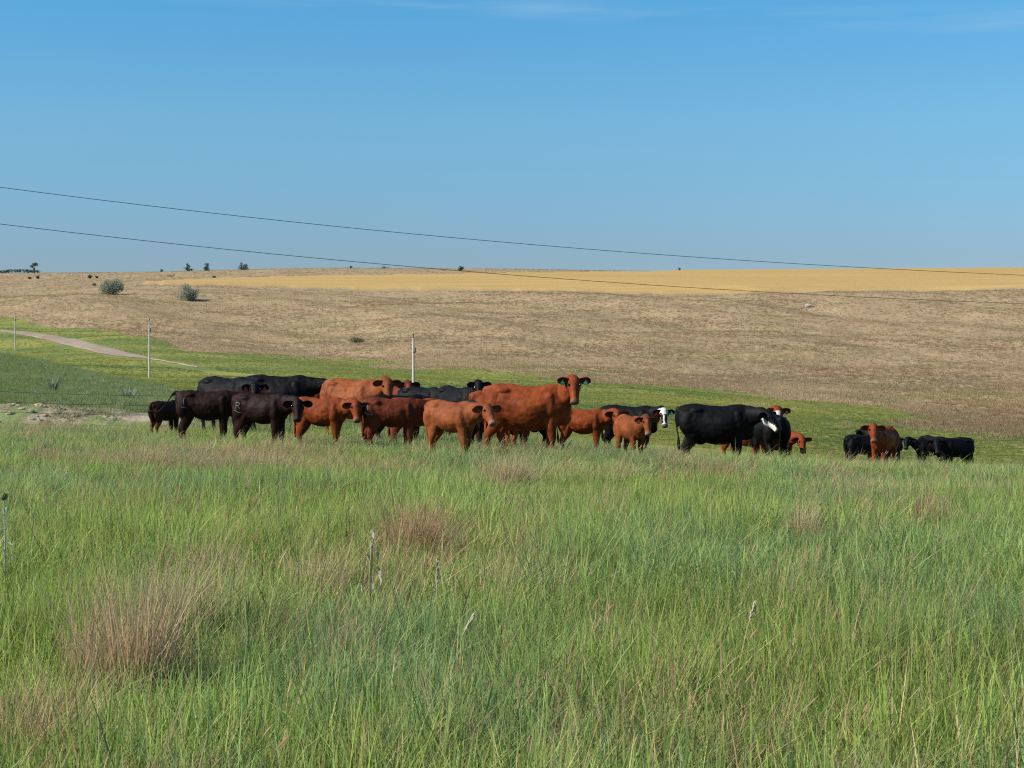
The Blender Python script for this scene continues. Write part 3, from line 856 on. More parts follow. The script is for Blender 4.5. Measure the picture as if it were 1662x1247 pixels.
    if ts > 0:      # lifted tail
        tp = [(-.53, 0, .93, .030, .030), (-.60, tailside * .3, .95, .024, .024), (-.70, tailside * .6, .90 - .10 * (1 - ts), .019, .019), (-.79, tailside, .78 - .1 * (1 - ts), .016, .016), (-.90, tailside, .68 - .1 * (1 - ts), .022, .022), (-1.02, tailside, .62, .026, .026), (-1.08, tailside, .60, .012, .012)]
    else:
        tp = [(-.54, 0, .93, .030, .030), (-.60, 0, .91, .024, .024), (-.615, tailside * .2, .80, .020, .020), (-.598, tailside * .5, .62, .018, .018), (-.575, tailside * .8, .47, .018, .018), (-.572, tailside, .39, .032, .028), (-.565, tailside, .31, .028, .026), (-.56, tailside, .25, .012, .012)]
    tp = [(p_[0] + .595 * (1 - lx_), *p_[1:]) for p_ in tp]
    tube(bm, tp, 26, 10)
    bmesh.ops.scale(bm, vec=(H, H, H), verts=bm.verts)
    me0 = bpy.data.meshes.new('raw'); bm.to_mesh(me0); bm.free()
    tmp = bpy.data.objects.new('raw', me0); COL.objects.link(tmp)
    md = tmp.modifiers.new('r', 'REMESH'); md.mode = 'VOXEL'; md.voxel_size = .0155 * H
    ms = tmp.modifiers.new('s', 'SMOOTH'); ms.factor = .5; ms.iterations = 4
    dg = bpy.context.evaluated_depsgraph_get()
    me1 = bpy.data.meshes.new_from_object(tmp.evaluated_get(dg))
    bpy.data.objects.remove(tmp); bpy.data.meshes.remove(me0)
    bm = bmesh.new(); bm.from_mesh(me1); bpy.data.meshes.remove(me1)
    for f in bm.faces: f.material_index = 0; f.smooth = True
    bm.normal_update()
    so = Vector((px * .37, d * .61, H * 9))           # every animal its own muscling
    for v in bm.verts:
        q = v.co / H
        if q.z < .45: continue
        body_w = min(1, (q.z - .45) * 6)
        a_ = .0085 * noise.noise(q * 6.5 + so) + .0045 * noise.noise(q * 15 + so)
        if -.25 < q.x < .18 and .5 < q.z < .88: a_ += .0010 * math.sin(q.x * 95 + q.z * 10) * (1 - abs(q.z - .69) / .19)      # ribs
        fl = math.exp(-((q.x + .20 * lx_) / .055) ** 2 - ((q.z - .83) / .07) ** 2)      # hollow in front of the hip
        a_ -= .012 * fl
        v.co += v.normal * (a_ * H * body_w)
    nb = len(bm.verts)
    # ears: cupped leaves with thickness
    ears = []
    for s in (-1, 1):
        root = (poll + ax * .045 * hs + up * .005 + sd * s * .062 * hs) * H
        drop = .26 + ear_drop
        ed = (sd * s - up * .05 - Vector((0, 0, drop)) - ax * .12).normalized()
        en = (ax * .75 + up * .45); en = (en - ed * en.dot(ed)).normalized(); ew = ed.cross(en).normalized()
        L = .150 * hs * H; W_ = .047 * hs * H
        front, backv = [], []
        for i in range(8):
            q = i / 7; wq = W_ * (.52 + .62 * math.sin(PI * min(1, q * .9)) ** .9) * (1 if q < .8 else (.86 if q < .9 else .45))
            rf, rb = [], []
            for j in range(-3, 4):
                jj = j / 3
                base = root + ed * (L * q) + ew * (wq * jj)
                cup = .020 * hs * H * (jj * jj) - .006 * H
                rf.append(bm.verts.new(base + en * (cup - .004 * H * (1 - jj * jj))))
                rb.append(bm.verts.new(base + en * (cup - .020 * H * (1 - jj * jj) - .006 * H)))
            front.append(rf); backv.append(rb)
        for G, fl in ((front, False), (backv, True)):
            for i in range(7):
                for j in range(6):
                    q4 = (G[i][j], G[i][j + 1], G[i + 1][j + 1], G[i + 1][j])
                    fc = bm.faces.new(q4 if not fl else q4[::-1]); fc.smooth = True
        for i in range(7):
            bm.faces.new((front[i][0], front[i + 1][0], backv[i + 1][0], backv[i][0])); bm.faces.new((front[i + 1][6], front[i][6], backv[i][6], backv[i + 1][6]))
        for j in range(6):
            bm.faces.new((front[7][j + 1], front[7][j], backv[7][j], backv[7][j + 1]))
        ears.append((root + ed * L * .55 - ew * 0, ed, en, ew, W_))
    ne_ = len(bm.verts)
    # eyes and nostrils
    for s in (-1, 1):
        g0 = len(bm.faces)
        c = (poll + ax * (HL * .335) + up * .036 * hs + sd * s * .073 * hs) * H
        bmesh.ops.create_icosphere(bm, subdivisions=2, radius=.0175 * hs * H, matrix=Matrix.Translation(c))
        bm.faces.ensure_lookup_table()
        for f in bm.faces[g0:]: f.material_index = 1; f.smooth = True
        g0 = len(bm.faces)
        c = (poll + ax * (HL * .965) + up * .020 * hs + sd * s * .030 * hs) * H
        bmesh.ops.create_icosphere(bm, subdivisions=1, radius=.0125 * hs * H, matrix=Matrix.Translation(c))
        bm.faces.ensure_lookup_table()
        for f in bm.faces[g0:]: f.material_index = 2; f.smooth = True
    me = bpy.data.meshes.new('body'); bm.to_mesh(me); 
    bvh = BVHTree.FromBMesh(bm)
    co = np.array([v.co[:] for v in bm.verts]) / H
    nrm = np.array([v.normal[:] for v in bm.verts])
    bm.free()
    for m in (M_COAT, M_EYE, M_NOSE): me.materials.append(m)
    # coat colours by place on the body
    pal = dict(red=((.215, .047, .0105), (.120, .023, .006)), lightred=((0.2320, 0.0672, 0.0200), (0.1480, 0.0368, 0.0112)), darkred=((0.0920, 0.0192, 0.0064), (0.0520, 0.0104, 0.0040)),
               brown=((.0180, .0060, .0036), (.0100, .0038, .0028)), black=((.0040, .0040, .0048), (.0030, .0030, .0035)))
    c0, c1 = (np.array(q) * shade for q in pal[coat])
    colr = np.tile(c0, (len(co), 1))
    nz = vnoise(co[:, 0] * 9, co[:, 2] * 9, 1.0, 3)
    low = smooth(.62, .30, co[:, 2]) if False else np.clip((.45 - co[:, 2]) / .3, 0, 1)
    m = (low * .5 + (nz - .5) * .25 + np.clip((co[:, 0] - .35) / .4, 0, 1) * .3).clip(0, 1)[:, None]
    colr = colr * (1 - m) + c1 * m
    # head-local coordinates
    rel = co - np.array(poll)
    ha = rel @ np.array(ax) / HL; hsd = rel @ np.array(sd) / hs; hup = rel @ np.array(up) / hs
    onhead = (ha > -.05) & (np.abs(hsd) < .12) & (np.abs(hup) < .14)
    muz = onhead & (ha > .86)
    mz = {'red': (.20, .115, .085), 'lightred': (.26, .150, .100), 'darkred': (.12, .07, .055), 'brown': (.028, .020, .018), 'black': (.020, .019, .021)}[coat]
    colr[muz] = mz
    rim = onhead & (ha > .80) & (ha <= .86)
    if coat in ('red', 'lightred'): colr[rim] = np.array(c0) * 1.25
    hoof = co[:, 2] < .05
    colr[hoof] = (.04, .03, .025)
    isear = np.zeros(len(co), bool); isear[nb:ne_] = True
    if coat in ('red', 'lightred', 'darkred'):
        colr[isear] = c1 * .9
        k = isear & ((nrm @ np.array(ax)) > .2); colr[k] = c0 * .75
    if coat == 'black':
        colr[isear] = (.011, .010, .010)
    if face == 'white':        # white face with dark eye patches and nose stripe
        w = onhead & ~isear & (hup > -.06)
        k = w & (ha > -.03) & (ha < .93); colr[k] = (.62, .60, .55)
        k = w & (ha > .36) & (ha < .82) & (hsd > -.005) & (hsd < .045) & (hup > 0); colr[k] = (.012, .011, .011)
        k = w & (ha > .38) & (ha < .80) & (np.abs(hsd + .055) < .022) & (hup > -.02); colr[k] = (.012, .011, .011)
        k = w & (ha > .25) & (ha < .44) & (np.abs(hsd) > .055); colr[k] = (.012, .011, .011)
        colr[muz & (hup > -.01)] = (.10, .095, .10)
    if face == 'brockle':      # red poll, white below the eyes
        w = onhead & ~isear
        k = w & (ha > .26) & (ha < .9) & ~((np.abs(hsd - .045) < .03) & (ha < .7)); colr[k] = (.60, .57, .52)
    if face == 'jaw':          # black head with white cheek and jaw
        w = onhead & ~isear
        k = w & (hup < -.005 - .03 * np.sin(ha * 6)) & (ha > .12) & (ha < .90); colr[k] = (.62, .60, .54)
    if face == 'paleleg':
        k = (co[:, 2] < .45) & (co[:, 0] < 0); colr[k] = (.16, .065, .025)
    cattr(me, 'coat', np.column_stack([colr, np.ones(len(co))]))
    me.update()
    root = bpy.data.objects.new(name, None); COL.objects.link(root)
    root.empty_display_size = .3
    g = P(px, d)
    root.location = g + Vector((dx, 0, dz)); root.rotation_euler = (0, 0, R(heading))
    tag(root, label, cat, group)
    body = link('body', me, root)
    # ear tags
    for (side, colour) in tags:
        c, ed, en, ew, W_ = ears[0 if side < 0 else 1]
        b2 = bmesh.new()
        # plate hangs down from the ear, facing along en
        c = c + en * .012 * H
        dn = Vector((0, 0, -1)); dn = (dn - en * dn.dot(en)).normalized(); rt = dn.cross(en).normalized()
        th = en * .003; w, h = .036, .085
        outl = [(-.25 * w, -.012), (.25 * w, -.012), (.35 * w, .015), (w, .03), (w, h), (.8 * w, h + .008), (-.8 * w, h + .008), (-w, h), (-w, .03), (-.35 * w, .015)]
        a = [b2.verts.new(c + rt * x + dn * y + th) for x, y in outl]; b = [b2.verts.new(c + rt * x + dn * y - th) for x, y in outl]
        b2.faces.new(a); b2.faces.new(b[::-1])
        for k in range(len(a)): b2.faces.new((a[k], b[k], b[(k + 1) % len(a)], a[(k + 1) % len(a)]))
        bmesh.ops.create_icosphere(b2, subdivisions=1, radius=.008, matrix=Matrix.Translation(c + th * 1.5))
        bmesh.ops.recalc_face_normals(b2, faces=b2.faces)
        mt = bpy.data.meshes.new('ear_tag'); b2.to_mesh(mt); b2.free(); mt.materials.append(M_TAG[colour])
        to = link('ear_tag', mt, root); to['label'] = '%s plastic ear tag' % {'mint': 'pale green'}.get(colour, colour)
    # freeze-brand lettering on the near hip
    if brand:
        strokes = {'R': [[(-.035, -.06), (-.035, .06)], [(-.035, .06), (.02, .055), (.035, .03), (.02, .005), (-.035, 0)], [(-.005, 0), (.04, -.06)]],
                   'arc': [[(-.07, -.085), (-.04, -.10), (0, -.125), (.05, -.135), (.085, -.125)]],
                   'bar': [[(-.05, -.105), (.0, -.12), (.07, -.13)]], 'A': [[(-.04, -.06), (-.02, .05), (.03, .055), (.04, -.06)], [(-.03, -.005), (.035, -.005)]],
                   'I': [[(0, -.06), (-.012, .0), (0, .06), (.02, .065)]]}
        V, Fc = [], []
        bx, bz = brand[0]
        for key in brand[1]:
            for st in strokes[key]:
                pts = []
                for (x0, z0), (x1, z1) in zip(st, st[1:]):
                    for q in (0, .25, .5, .75): pts.append((x0 + (x1 - x0) * q, z0 + (z1 - z0) * q))
                pts.append(st[-1])
                prev = None
                for i, (x, z) in enumerate(pts):
                    j = min(i + 1, len(pts) - 1); i0 = max(i - 1, 0)
                    tx_, tz_ = pts[j][0] - pts[i0][0], pts[j][1] - pts[i0][1]; L_ = math.hypot(tx_, tz_) or 1
                    nx, nz_ = -tz_ / L_ * .0050, tx_ / L_ * .0050
                    row = []
                    for s in (-1, 1):
                        o_ = Vector((bx * H + x + nx * s, -1.2, bz * H + z + nz_ * s))
                        hit = bvh.ray_cast(o_, Vector((0, 1, 0)))
                        if hit[0] is None: break
                        row.append(len(V)); V.append(hit[0] + hit[1] * .006)
                    if len(row) == 2 and prev: Fc.append((prev[0], prev[1], row[1], row[0]))
                    prev = row if len(row) == 2 else None
        if Fc:
            bo = link('brand_mark', mesh_np('brand_mark', V, Fc, [M_BRAND]), root)
            bo['kind'] = 'thing'
    return root

G1 = 'cattle gathered in the meadow'
G2 = 'cattle standing apart at the right'
# -- front row
make_cow('brown_calf', 'dark brown calf with branded hip and tail swung out over a smaller calf', 'calf', 335, 31.5, 1.17, 2, 'brown', True, neck=(10, 10), head=(10, 60), legs=(.03, -.05, .05, -.06), tail=.25, brand=((-.36, .80), ('I', 'bar')), group=G1)
make_cow('brown_calf', 'small brown calf with tan legs half hidden under the raised tail at the left end', 'calf', 268, 34.5, .86, 60, 'brown', True, neck=(-10, 5), head=(0, 70), legs=(0, .03, .02, -.02), face='paleleg', group=G1, shade=1.5)
make_cow('brown_calf', 'dark brown calf with an R branded on its hip looking towards the camera', 'calf', 425, 30, 1.13, -18, 'brown', True, neck=(-25, 8), head=(-66, 56), legs=(-.02, .05, -.05, .05), brand=((-.36, .78), ('R', 'arc')), group=G1)
make_cow('red_calf', 'red calf with an R brand on its hip and a blue ear tag', 'calf', 521, 30.6, 1.09, -16, 'red', True, neck=(-25, 14), head=(-64, 58), legs=(.04, -.05, .03, -.05), tags=((1, 'blue'),), brand=((-.36, .80), ('A',)), group=G1)
make_cow('red_calf', 'dark red calf standing side on just behind the blue ear tag', 'calf', 636, 30.4, 1.10, 4, 'darkred', True, neck=(12, 5), head=(10, 60), legs=(.05, -.06, .06, -.07), brand=((-.42, .82), ('I', 'arc')), group=G1, shade=1.35)
make_cow('red_calf', 'dark red calf seen in part between a branded calf and the light red calf', 'calf', 674, 32.4, 1.12, -12, 'darkred', True, neck=(0, 0), head=(-10, 60), legs=(.05, -.06, .06, -.07), group=G1, shade=1.6)
make_cow('red_calf', 'light red calf in front of the herd, tail swinging, looking right', 'calf', 733, 26.8, 1.05, -38, 'lightred', True, neck=(-6, 16), head=(-28, 48), legs=(.07, -.05, .06, -.05), tail=0, tailside=.10, group=G1)
# -- main cow
make_cow('red_cow', 'largest red cow standing side on in the centre, green tags in both ears', 'cow', 857, 30.0, 1.44, -12, 'red', False, neck=(-46, 44), head=(-78, 60), legs=(.06, -.08, -.10, .10), tags=((-1, 'green'), (1, 'mint')), fat=1.12, group=G1, ear_drop=-.12)
# -- behind, left
make_cow('black_cow', 'black cow with red ear tags behind the brown calves, head turned to the camera', 'cow', 368, 36.5, 1.42, -38, 'black', False, neck=(-20, 8), head=(-45, 50), tags=((-1, 'red'), (1, 'red')), fat=1.1, group=G1)
make_cow('black_cow', 'long backed black cow with a pale green ear tag, left of the pale red cow', 'cow', 452, 38.5, 1.50, -6, 'black', False, neck=(-8, 3), head=(-35, 48), tags=((-1, 'mint'),), fat=1.1, group=G1)
make_cow('red_cow', 'red cow showing only a strip of back behind the long backed black cow', 'cow', 486, 42, 1.47, 6, 'red', False, neck=(0, 5), head=(-35, 50), group=G1)
make_cow('red_cow', 'pale red cow with dark ears standing high behind the calves', 'cow', 574, 35.0, 1.46, -38, 'lightred', False, neck=(-18, 26), head=(-40, 60), fat=1.15, legs=(0, .03, 0, -.03), group=G1)
make_cow('red_cow', 'dark red cow peering over from behind the pale red cow', 'cow', 632, 40.0, 1.40, -60, 'darkred', False, neck=(0, 34), head=(-20, 44), group=G1, shade=1.5)
make_cow('black_cow', 'black cow with lowered head and a white tag behind the light red calf', 'cow', 685, 38.6, 1.32, -45, 'black', False, neck=(-5, 14), head=(-38, 50), tags=((-1, 'white'),), group=G1)
make_cow('black_calf', 'black calf tucked behind the dark red calf, showing only back and ear', 'calf', 650, 34.0, 1.16, 8, 'black', True, neck=(-20, -2), head=(-70, 40), group=G1)
make_cow('black_cow', 'black cow with both ears out looking over the light red calf, beside the largest cow', 'cow', 743, 37.5, 1.33, -56, 'black', False, neck=(-2, 46), head=(-30, 60), group=G1)
make_cow('black_cow', 'black cow showing a green tag beside the black cow with raised head', 'cow', 700, 40.5, 1.36, -10, 'black', False, neck=(-10, -10), head=(-30, 50), tags=((-1, 'green'),), group=G1)
make_cow('brown_calf', 'dark brown calf whose head shows just behind the face of the light red calf', 'calf', 775, 32.5, 1.10, -65, 'brown', True, neck=(0, 12), head=(-10, 55), group=G1, shade=1.5)
make_cow('red_cow', 'red cow whose side shows between the black head and the rump of the largest cow', 'cow', 822, 34.5, 1.34, 12, 'red', False, neck=(20, -10), head=(10, 60), group=G1)
make_cow('black_cow', 'black cow seen only in the gap below the largest red cow', 'cow', 845, 33.2, 1.22, 176, 'black', False, neck=(0, -20), head=(0, 60), fat=1.1, legs=(.08, -.06, .08, -.08), group=G1)
make_cow('red_calf', 'red calf whose legs show below the belly of the largest cow', 'calf', 836, 32.4, .86, 75, 'red', True, neck=(0, 0), head=(0, 50), group=G1)
# -- right of the main cow
make_cow('red_calf', 'red calf in the shadow of the largest cow, face turned to the camera', 'calf', 946, 34.6, 1.09, -14, 'red', True, neck=(-22, 20), head=(-68, 58), legs=(.03, -.04, .03, -.04), fat=1.15, group=G1)
make_cow('black_cow', 'black cow with a white face and dark nose patches, red and green ear tags', 'cow', 1022, 39.5, 1.27, -24, 'black', False, neck=(-30, 16), head=(-64, 62), face='white', tags=((-1, 'red'), (1, 'mint')), fat=1.1, group=G1)
make_cow('red_calf', 'small bright red calf facing the camera with an orange tag, left of the white face', 'calf', 1024, 31.5, .99, -68, 'lightred', True, neck=(0, 28), head=(-18, 62), tags=((-1, 'orange'),), legs=(.03, -.03, 0, .03), group=G1, shade=.85)
make_cow('black_cow', 'long black cow standing side on with a white jaw and green ear tag', 'cow', 1163, 32.3, 1.34, -6, 'black', False, neck=(-42, 8), head=(-42, 48), face='jaw', tags=((1, 'green'),), fat=1.1, legs=(.03, -.06, .05, -.04), tailside=-.02, group=G1)
make_cow('red_cow', 'red cow with white face and pink tag looking over the long black cow', 'cow', 1213, 35.6, 1.32, -55, 'red', False, neck=(0, 42), head=(-34, 60), face='brockle', tags=((1, 'pink'),), group=G1)
make_cow('black_calf', 'black calf standing behind the white jaw of the long black cow', 'calf', 1250, 33.8, 1.24, 100, 'black', True, neck=(0, -25), head=(0, 60), fat=1.5, group=G1)
make_cow('red_calf', 'red calf with lowered head at the right end of the herd', 'calf', 1262, 36.5, .98, -52, 'red', True, neck=(0, 0), head=(-30, 68), group=G1)
# -- apart at the right
make_cow('red_calf', 'red calf with ears out facing the camera, right of the herd beside a black calf', 'calf', 1436, 37.0, 1.14, -122, 'red', True, neck=(0, 42), head=(26, 58), legs=(.05, -.04, .05, -.05), group=G2)
make_cow('black_calf', 'black calf grazing behind the left flank of the lone red calf', 'calf', 1402, 42.5, 1.05, 20, 'black', True, neck=(0, -40), head=(0, 60), fat=1.15, group=G2)
make_cow('black_calf', 'black calf whose head shows above the back of the lone red calf', 'calf', 1436, 43.0, 1.12, 120, 'black', True, neck=(0, 35), head=(0, 40), group=G2)
make_cow('black_calf', 'black calf facing left, leftmost of the far black calves', 'calf', 1512, 48.5, 1.05, -168, 'black', True, neck=(-8, 30), head=(55, 48), legs=(.04, -.04, .04, -.04), group=G2)
make_cow('black_calf', 'black calf with a red ear tag, rightmost of the far black calves', 'calf', 1554, 46.0, 1.10, -156, 'black', True, neck=(15, 18), head=(62, 55), tags=((-1, 'red'),), legs=(.05, -.06, .06, -.04), tailside=.05, group=G2)
make_cow('black_calf', 'black calf mostly hidden behind the far calf with the red tag', 'calf', 1545, 49.5, 1.14, 150, 'black', True, neck=(0, 20), head=(0, 50), group=G2)

# ------------------------------------------------------------------ trees and shrubs
def leaf_material(name, ca, cb, transl=.25):
    t = NT(name)
    c = t.mix(t.attr('b2'), ca, cb)
    pb = t.new('ShaderNodeBsdfPrincipled'); t.l.new(c, pb.inputs['Base Color']); pb.inputs['Roughness'].default_value = .7; pb.inputs['Specular IOR Level'].default_value = .2
    tr = t.new('ShaderNodeBsdfTranslucent'); t.l.new(c, tr.inputs['Color'])
    mx = t.new('ShaderNodeMixShader'); mx.inputs[0].default_value = transl
    t.l.new(pb.outputs[0], mx.inputs[1]); t.l.new(tr.outputs[0], mx.inputs[2]); t.l.new(mx.outputs[0], t.out.inputs['Surface'])
    return t.m
M_SILVER = leaf_material('silver_leaves', (.17, .20, .135), (.32, .355, .265), .4)
M_CEDAR = leaf_material('cedar_leaves', (.022, .038, .018), (.050, .075, .030))
M_GREEN = leaf_material('shrub_leaves', (.050, .075, .025), (.10, .13, .045))
M_BARK = simple('bark', (.10, .078, .058), .9, 12)

def leaf_cloud(centres, n, size):
    """centres: (x,y,z,rx,ry,rz)"""
    V, Fc, b2 = [], [], []
    wts = [c[3] * c[4] * c[5] for c in centres]
    for i in range(n):
        c = random.choices(centres, wts)[0]
        d = Vector((random.gauss(0, 1), random.gauss(0, 1), random.gauss(0, 1))).normalized() * (random.random() ** .45)
        p = Vector((c[0] + d.x * c[3], c[1] + d.y * c[4], c[2] + d.z * c[5]))
        a = Vector((random.gauss(0, 1), random.gauss(0, 1), random.gauss(0, 1))).normalized(); b = a.orthogonal().normalized()
        s = size * random.uniform(.6, 1.3)
        k = len(V)
        V += [p - a * s, p + b * s * .45, p + a * s, p - b * s * .45]; Fc.append((k, k + 1, k + 2, k + 3)); b2 += [random.random()] * 4
    return V, Fc, b2
def trunk_mesh(limbs, mat):
    bm = bmesh.new()
    for pts in limbs: tube(bm, pts, 6, 7, side=Vector((1, 0, 0)))
    bmesh.ops.recalc_face_normals(bm, faces=bm.faces)
    me = bpy.data.meshes.new('trunk'); bm.to_mesh(me); bm.free(); me.materials.append(mat)
    return me
def plant(name, label, cat, loc, crown_cs, n, size, leafm, limbs, group=None):
    root = bpy.data.objects.new(name, None); COL.objects.link(root); root.location = loc
    tag(root, label, cat, group)
    V, Fc, b2 = leaf_cloud(crown_cs, n, size)
    me = mesh_np('crown', V, Fc, [leafm]); fattr(me, 'b2', b2)
    link('crown', me, root)
    if limbs: link('trunk', trunk_mesh(limbs, M_BARK), root)
    return root

def shrub_at(name, label, cat, px, py, w, h, leafm, shape='bush', n=500, size=.22, d0=150, group=None, d=None):
    g = ground_hit(px, py, d0) if d is None else P(px, d)
    s = g.y / F
    W, Hh = w * s / 2, h * s
    cs = []; limbs = []
    if shape == 'bush':
        for k in range(11):
            a = random.random() * 2 * PI; q = random.uniform(.15, .8)
            r = random.uniform(.24, .40) * W
            zt = Hh * random.uniform(.25, .98) * (1 - .35 * q)
            cx, cy = math.cos(a) * W * q, math.sin(a) * W * q
            cs.append((cx, cy, max(zt - r * .6, r * .5), r, r, r * 1.1))
            limbs.append([(cx * .1, cy * .1, -.1, .07, .07), (cx * .6, cy * .6, zt * .4, .05, .05), (cx, cy, zt * .85, .02, .02)])
        cs.append((0, 0, Hh * .35, W * .75, W * .75, Hh * .35))
    elif shape == 'cedar':
        for k in range(9):
            q = k / 8
            r = W * (1.0 - .55 * q ** 1.5) * random.uniform(.7, 1.15) * (1 if k else .9)
            cs.append((random.gauss(0, W * .2), random.gauss(0, W * .2), Hh * (.10 + .80 * q), r, r, Hh * .13))
        limbs = [[(0, 0, -.2, .16, .16), (0, 0, Hh * .5, .09, .09), (0, 0, Hh * .95, .02, .02)]]
    elif shape == 'double':
        for ox, hh in ((-W * .25, 1.0), (W * .45, .75)):
            for k in range(7):
                q = k / 6; r = W * .68 * (1.0 - .55 * q) * random.uniform(.8, 1.1)
                cs.append((ox, random.gauss(0, W * .1), Hh * hh * (.12 + .8 * q), r, r, Hh * .12))
            limbs.append([(ox, 0, -.2, .15, .15), (ox, 0, Hh * hh * .5, .08, .08), (ox, 0, Hh * hh * .9, .02, .02)])
    elif shape == 'tree':
        cs = [(-W * .45, 0, Hh * .62, W * .5, W * .5, Hh * .16), (W * .35, 0, Hh * .80, W * .6, W * .5, Hh * .18), (-W * .05, 0, Hh * .78, W * .5, W * .5, Hh * .15), (0, 0, Hh * .38, W * .3, W * .3, Hh * .14)]
        limbs = [[(0, 0, -.3, .22, .22), (W * .02, 0, Hh * .4, .14, .14), (W * .35, 0, Hh * .8, .05, .05)], [(0, 0, Hh * .35, .12, .12), (-W * .3, 0, Hh * .5, .08, .08), (-W * .45, 0, Hh * .65, .03, .03)]]
    return plant(name, label, cat, g, cs, n, size, leafm, limbs, group)

shrub_at('silver_bush', 'larger rounded silver-green bush on the hillside at the left', 'bush', 181, 479, 52, 29, M_SILVER, n=4200, size=.21, d0=250, group='silver bushes on the hillside')
b = shrub_at('silver_bush', 'smaller ragged grey bush with two upper lobes below the left end of the wheat', 'bush', 307, 488, 42, 28, M_SILVER, n=2300, size=.21, d0=250, group='silver bushes on the hillside')
HG = 'shrubs and trees on the skyline'
shrub_at('lone_tree', 'lone leafy tree with a bare trunk on the skyline above the dark hedge', 'tree', 57, 446, 15, 18, M_GREEN, 'tree', 420, .22, 300, HG, d=615)
shrub_at('cedar_tree', 'dark cedar, leftmost of the three standing on the skyline', 'tree', 306, 441, 13, 13, M_CEDAR, 'cedar', 420, .22, 300, HG, d=615)
shrub_at('cedar_tree', 'dark squat cedar in the middle of the three on the skyline', 'tree', 336, 441, 12, 13, M_CEDAR, 'cedar', 420, .22, 300, HG, d=615)
shrub_at('cedar_tree', 'dark twin-topped cedar, rightmost of the three on the skyline', 'tree', 395, 440, 20, 13, M_CEDAR, 'double', 560, .22, 300, HG, d=612)
shrub_at('small_shrub', 'tiny dark shrub on the skyline left of the three cedars', 'shrub', 264, 442, 6, 5, M_CEDAR, 'bush', 90, .2, 300, HG, d=618)
shrub_at('small_shrub', 'tiny dark shrub on the skyline above the left part of the wheat', 'shrub', 570, 436, 6, 5, M_CEDAR, 'bush', 90, .2, 300, HG, d=618)
shrub_at('small_shrub', 'low flat shrub on the skyline between two tiny dark shrubs', 'shrub', 625, 436, 17, 4, M_CEDAR, 'bush', 120, .2, 300, HG, d=622)
shrub_at('small_shrub', 'round dark shrub on the skyline where the upper wire nears the hill', 'shrub', 748, 441, 11, 10, M_CEDAR, 'bush', 260, .2, 300, HG, d=600)
shrub_at('small_shrub', 'small dark shrub on the skyline at the corner of the wheat', 'shrub', 1102, 441, 7, 8, M_CEDAR, 'bush', 150, .2, 300, HG, d=621)
shrub_at('small_shrub', 'small dark shrub just below the lone tree', 'shrub', 48, 453, 9, 5, M_CEDAR, 'bush', 120, .2, 300, HG)
shrub_at('small_shrub', 'small reddish dark shrub right of the one below the lone tree', 'shrub', 61, 453, 7, 6, M_CEDAR, 'bush', 120, .2, 300, HG)
shrub_at('small_shrub', 'dark round shrub above the larger silver bush', 'shrub', 146, 452, 10, 7, M_CEDAR, 'bush', 180, .2, 300, HG)
shrub_at('small_shrub', 'smaller dark shrub beside the round one above the silver bush', 'shrub', 157, 452, 6, 5, M_CEDAR, 'bush', 90, .2, 300, HG)
shrub_at('small_shrub', 'low green shrub at the upper left edge of the larger silver bush', 'shrub', 153, 464, 8, 5, M_GREEN, 'bush', 110, .2, 300, HG)
shrub_at('small_shrub', 'faint green shrub just above the left end of the wheat field', 'shrub', 348, 451, 9, 4, M_GREEN, 'bush', 90, .2, 300, HG)
shrub_at('green_shrub', 'spreading dark green shrub low on the tan hillside', 'shrub', 578, 557, 36, 13, M_GREEN, 'bush', 500, .14, 200)
def hedge():
    g = P(18, 621)
    cs = [(x, random.gauss(0, .6), .25 + .75 * math.exp(-((x - 4) / 8) ** 2), 1.6, 1.0, .75) for x in np.arange(-13, 12, 1.1)]
    plant('hedge', 'long low dark hedge on the skyline at the far left', 'hedge', g, cs, 1500, .25, M_CEDAR, [], 'shrubs and trees on the skyline')
hedge()

# fallen log and pale rock on the hill
def rock(name, label, loc, r, col, sc=(1, .7, .5)):
    bm = bmesh.new(); bmesh.ops.create_icosphere(bm, subdivisions=3, radius=r)
    for v in bm.verts:
        k = 1 + .45 * (noise.noise(v.co * (2.2 / r) + Vector(loc)) )
        v.co = Vector((v.co.x * sc[0], v.co.y * sc[1], v.co.z * sc[2])) * k
    me = bpy.data.meshes.new(name); bm.to_mesh(me); bm.free(); me.materials.append(col)
    o = link(name, me); o.location = loc; tag(o, label, 'rock'); return o
M_ROCK = simple('pale_stone', (.38, .34, .28), .95, 3, .4, bump=.6)
M_SOIL = simple('sandy_clod', (.36, .29, .20), .95, 3, .35, bump=.6)
g = ground_hit(1313, 499, 300); rock('pale_rock', 'small pale rock lying on the tan hillside below the wheat', g + Vector((0, 0, .4)), .8, M_ROCK, (1.3, .7, .6))
g = ground_hit(277, 449, 300); rock('fallen_log', 'dark fallen log on the slope above the left end of the wheat', g + Vector((0, 0, .2)), .9, M_BARK, (1.5, .3, .25))
COL.objects['fallen_log']['category'] = 'log'

